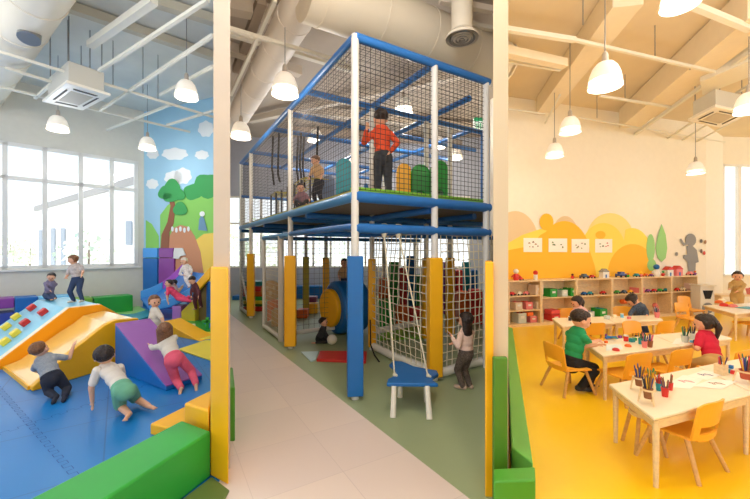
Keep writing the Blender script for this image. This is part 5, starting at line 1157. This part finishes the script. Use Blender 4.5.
# A toddler in grey at the slide
person('toddler in a grey shirt kneeling at the foot of the yellow slide', .92, P(52, 378, 3.9), P(43.5, 357.5, 3.98), (1, .25, 0), (-.15, 1, .25),
       (P(38, 373, 4.15), P(73, 347, 4.18)), ((-1, -.3, -.3), (.2, -.3, -1)), (G(56, 397, .045), G(65, 395.5, .045)), ((-.9, .5, -.1), (-.6, .8, -.1)), ((.4, -.8, -.3), (.5, -.8, -.3)), c_grey, c_navy, shoe=c_navy, hair=M_hairL, vox=.0055, headup=(-.25, .1, 1), chub=1.08)
person('child in a white shirt and green shorts crawling on the blue mats', 1.08, P(124, 390, 3.44), P(106.5, 366, 3.66), (.7, .55, -.25), (-.55, .8, .15),
       (G(91, 409, .02), P(118, 388, 3.95)), ((-.4, -.6, 0), (.5, .5, 0)), (P(129, 414, 3.36), P(148, 405.5, 3.55)), ((-.5, .6, -.8), (-.2, .8, -.8)), ((.3, -.9, -.1), (.9, -.4, -.1)), c_white, c_mint, leg='short', chub=.88, vox=.0055, headup=(-.3, .2, 1))
person('girl with long wavy hair and pink trousers leaning over the purple ramp', 1.0, P(174, 359, 4.13), P(165.5, 339, 4.32), (.96, .15, .2), (-.6, .75, .1),
       (P(143, 345, 4.62), P(150, 340, 4.75)), ((-.3, -.6, -.5), (.3, -.3, -.5)), (P(181, 388, 4.0), P(196, 384, 4.1)), ((-.6, .9, -.4), (-.1, 1, -.4)), ((.1, -.5, -.8), (.3, -.5, -.8)), c_beige, c_pink, 'long', hair=M_hairL, hairstyle='long', vox=.0055, headup=(-.2, .1, 1))
person('child in a beige shirt standing behind the purple ramp looking right', .98, P(157, 334, 5.35), P(154.5, 308.5, 5.4), (.8, -.6, 0), (.75, -.6, -.05),
       (P(150, 335, 5.15), P(166, 330, 5.2)), ((-.6, -.3, -.6), (.6, .3, -.6)), (P(156, 353, 5.4)+Z3v(0), P(160, 353, 5.35)), ((.6, -.6, 0), (.6, -.6, 0)), ((.6, -.6, 0), (.6, -.6, 0)), c_beige, fab('teal', (60, 140, 170)), hair=M_hairL, hairstyle='bob', vox=.007)
person('toddler in a striped shirt standing on top of the climbing wedge', .84, P(77.5, 279.5, 6.15), P(75, 265, 6.15), (.85, .5, 0), (-.6, -.75, -.25),
       (P(66, 277.5, 6.0), P(82, 277, 6.0)), ((-.5, .4, -.6), (.8, .4, -.6)), (P(74, 301, 6.12), P(82.5, 300.5, 6.1)), ((-.3, -1, 0), (-.3, -1, 0)), ((-.4, -.9, -.1), (.2, -.95, -.1)), c_stripe, c_denim, shoe=c_beige, hair=M_hairL, hairstyle='bob', vox=.008)
person('small child in grey sitting on top of the climbing wedge', .78, P(48.5, 295, 6.5), P(51, 281.5, 6.48), (.85, .5, 0), (.55, -.8, -.2),
       (P(53, 295, 6.3), P(44, 296, 6.5)), ((-.5, -.5, -.5), (-.8, 0, -.4)), (P(53, 300, 6.28), P(57.5, 299.5, 6.2)), ((-.2, -.6, .8), (.3, -.6, .8)), ((.4, -.9, 0), (.5, -.8, 0)), c_purpl, c_denim, 'long', vox=.009)
# back slide group
person('child in pink crawling at the bottom of the back slide', .9, P(179, 297, 7.95), P(168.5, 288, 7.9), (0, .9, .3), (-.8, -.5, .1),
       (P(168, 312, 7.6), P(163, 308, 7.7)), ((-.2, -.6, 0), (-.3, -.5, 0)), (P(191, 301, 7.8), P(192, 294, 8.0)), ((-.2, -.5, -1), (-.2, -.5, -1)), ((1, 0, 0), (1, 0, 0)), c_hot, c_hot, vox=.01)
person('brown haired child lying beside the one in pink on the slide', .85, P(178, 293, 8.45), P(173, 287, 8.35), (.2, .9, .2), (-.6, -.8, .1),
       (P(168, 296, 8.2), P(166, 292, 8.4)), ((-.2, -.6, 0), (-.3, -.5, 0)), (P(190, 288, 8.6), P(192, 286, 8.7)), ((0, -.5, 1), (0, -.5, 1)), ((1, 0, 0), (1, 0, 0)), c_rose, c_tan, vox=.011)
person('pale clothed child climbing near the top of the back slide', .92, P(188, 276, 8.5), P(185.5, 265.5, 8.55), (.9, .3, 0), (-.5, -.9, -.2),
       (P(183, 275, 8.4), P(192, 275, 8.35)), ((-.6, 0, -.6), (.7, 0, -.6)), (P(190, 287, 8.25), P(193, 286, 8.2)), ((0, -.9, .5), (.3, -.9, .5)), ((0, -1, 0), (.2, -1, 0)), c_pale, c_pale, 'long', hair=fab('cream cap', (235, 222, 205)), vox=.011)
person('child in maroon bending at the yellow rail of the back slide', .85, P(197, 292, 7.55), P(194, 284, 7.5), (.8, -.5, 0), (-.3, -.9, -.5),
       (P(191, 298, 7.4), P(199, 300, 7.3)), ((-.6, 0, -.6), (.6, 0, -.4)), (P(196, 316, 7.7), P(203, 314, 7.8)), ((-.3, -.8, 0), (.3, -.8, 0)), ((-.4, -.9, 0), (0, -1, 0)), c_mar, c_mar, 'long', vox=.011)
# centre
K = 4.55
person('child in an orange shirt standing on the upper deck holding the net', 1.14, P(383, 157, K), P(381, 128.5, K), (1, .15, 0), (-.35, .9, .0),
       (P(366.5, 130, 4.4), P(390, 152, 4.5)), ((-.4, .2, -.8), (.8, -.2, -.3)), (P(377, 199.5, K), P(389, 199.5, K-.05)), ((0, 1, 0), (0, 1, 0)), ((-.3, 1, 0), (.3, 1, 0)), c_orange, c_char, 'long', hair=M_hair, vox=.0075, shoe=M_black, headup=(-.05, 0, 1))
person('child in a tan shirt and navy trousers on the far part of the upper deck', .95, P(319, 182, 6.6), P(317, 166, 6.6), (.8, .5, 0), (-.7, -.3, -.2),
       (P(309, 178, 6.4), P(321, 180, 6.4)), ((-.3, 0, -.8), (.8, 0, -.6)), (P(316, 203.5, 6.6), P(322, 203.5, 6.6)), ((-.3, -.8, 0), (-.3, -.8, 0)), ((-.6, -.6, 0), (-.6, -.6, 0)), c_tan, c_navy, hair=M_hairL, vox=.01)
person('small child in mauve crouching at the net on the upper deck', .8, P(303, 204, 6.1), P(301, 193, 6.05), (.9, .3, 0), (.3, -.9, -.1),
       (P(297, 203, 5.95), P(307, 203, 5.95)), ((-.6, 0, -.5), (.6, 0, -.5)), (P(300, 211.0, 6.0), P(306, 211, 6.0)), ((-.3, -.8, .8), (.3, -.8, .8)), ((0, -1, 0), (0, -1, 0)), fab('mauve', (150, 110, 125)), c_char, vox=.01)
person('crouching child in black on the green floor beneath the frame', .82, P(319.5, 338, 6.2), P(324, 327, 6.15), (.3, -.9, 0), (.9, -.2, .1),
       (P(331, 341.5, 6.0), P(329, 342, 6.25)), ((.3, -.3, -.9), (.3, .3, -.9)), (P(316, 343, 6.1), P(318, 342.5, 6.35)), ((1, 0, .1), (1, 0, .1)), ((-1, 0, 0), (-1, 0, 0)), c_char, M_black, 'long', vox=.009)
person('child with dark hair sitting behind the blue barrel', 1.0, P(345, 280, 7.45), P(344.5, 268.5, 7.45), (1, .1, 0), (-.2, -1, 0),
       (P(340, 280, 7.2), P(350, 280, 7.2)), ((-.7, 0, -.4), (.7, 0, -.4)), (P(342, 298, 7.6), P(348, 298, 7.6)), ((-.1, -1, .2), (.1, -1, .2)), ((0, -1, 0), (0, -1, 0)), c_tan, c_denim, vox=.01)
person('girl in a pale rose top and patterned trousers holding the cargo net', .92, P(466, 353.5, 4.05), P(466.5, 329, 4.05), (.85, .5, 0), (-.75, .65, -.05),
       (P(452, 337, 4.02), P(455, 343, 4.2)), ((-.3, -.4, -1), (0, .4, -1)), (P(463, 387, 4.08), P(470, 386, 4.12)), ((-.5, .6, 0), (-.5, .6, 0)), ((-.8, .4, -.05), (-.6, .6, -.05)), c_rose, c_leop, 'long', shoe=fab('pale shoe', (200, 175, 155)), hair=M_hair, hairstyle='long', vox=.0065, headup=(-.1, 0, 1))
# craft room
person('boy in a green T-shirt sitting at the middle craft table', 1.18, P(571.5, 361.5, 4.10), P(578, 330.5, 4.12), (.25, -.97, 0), (.95, -.1, -.25),
       (P(596, 345, 4.0), P(597, 341, 4.2)), ((-.4, -.3, -.9), (-.2, .3, -.9)), (P(580, 388, 4.0), P(588, 386, 4.2)), ((1, 0, .6), (1, 0, .6)), ((.9, -.1, -.1), (.9, 0, -.1)), c_green, M_black, 'short', shoe=c_char, hair=M_hair, vox=.0065, headup=(.25, 0, 1))
person('girl with dark ponytail in a crimson T-shirt leaning on the middle craft table', 1.12, P(714, 362, 4.02), P(706, 333.5, 4.2), (.9, .4, .1), (-.75, .6, -.1),
       (P(694, 345, 4.22), P(697, 342, 4.45)), ((-.5, -.5, -.5), (.3, .2, -.6)), (P(700, 384, 4.2), P(710, 384, 4.3)), ((-.5, .8, .8), (-.3, .8, .8)), ((-.4, .9, -.1), (-.2, .9, -.1)), c_red, c_sand, 'short', hair=M_hair, hairstyle='pony', vox=.0075, headup=(-.2, 0, 1))
person('child in a dark dotted shirt with curly black hair at the back row table', 1.08, P(640, 325, 6.38), P(638, 304.5, 6.3), (.95, .2, 0), (-.6, .35, -.75),
       (P(630, 318, 6.05), P(648, 318, 6.0)), ((-.8, 0, -.4), (.8, 0, -.4)), (P(636, 344, 6.0), P(646, 344, 6.0)), ((0, -1, .5), (0, -1, .5)), ((0, -1, 0), (0, -1, 0)), c_dot, c_denim, 'long', hairstyle='bob', vox=.009)
person('toddler in a light pink top at the left back row table', 1.05, P(579.5, 325, 6.25), P(579, 308, 6.2), (1, 0, 0), (-.9, .05, -.35),
       (P(573, 317, 5.9), P(588, 317, 5.9)), ((-.8, 0, -.4), (.8, 0, -.4)), (P(575, 345, 5.9), P(584, 345, 5.9)), ((0, -1, .5), (0, -1, .5)), ((0, -1, 0), (0, -1, 0)), c_lpink, c_denim, 'long', hairstyle='pony', vox=.009)
person('girl in a tan dress with dark hair standing by the window bench', 1.16, P(737, 295, 8.3), P(737.5, 281.5, 8.3), (.7, -.7, 0), (-.7, -.7, -.1),
       (P(728.5, 293, 8.0), P(733, 296, 8.0)), ((-.3, -.3, -.8), (.4, -.2, -.8)), (P(735, 316.5, 8.3), P(740, 316.5, 8.3)), ((-.6, -.6, 0), (-.6, -.6, 0)), ((-.6, -.6, 0), (-.6, -.6, 0)), c_sand, c_sand, 'long', hairstyle='pony', vox=.01)

# ------------------------------------------------------------------ camera, light, world
cam = bpy.data.cameras.new('camera'); cam.sensor_width = 36; cam.lens = F/750*36; cam.clip_end = 300
co = bpy.data.objects.new('camera', cam); COL.objects.link(co); co.location = (0, 0, EYE); co.rotation_euler = (math.pi/2, 0, 0); sc.camera = co
w = bpy.data.worlds.new('sky'); sc.world = w; w.use_nodes = True
bg = w.node_tree.nodes['Background']; bg.inputs['Color'].default_value = (.97, .985, 1, 1); bg.inputs['Strength'].default_value = 1.3
sun = bpy.data.lights.new('sun', 'SUN'); sun.energy = 7; sun.angle = .1
so = bpy.data.objects.new('sun', sun); COL.objects.link(so); so.rotation_euler = (math.radians(26), 0, 0)
sc.view_settings.view_transform = 'Standard'; sc.view_settings.look = 'None'; sc.view_settings.gamma = 1; sc.view_settings.use_curve_mapping = False
sc.view_settings.exposure = .24
sc.cycles.use_denoising = True; sc.cycles.max_bounces = 8; sc.cycles.diffuse_bounces = 5; sc.cycles.transparent_max_bounces = 16; sc.cycles.sample_clamp_indirect = 6
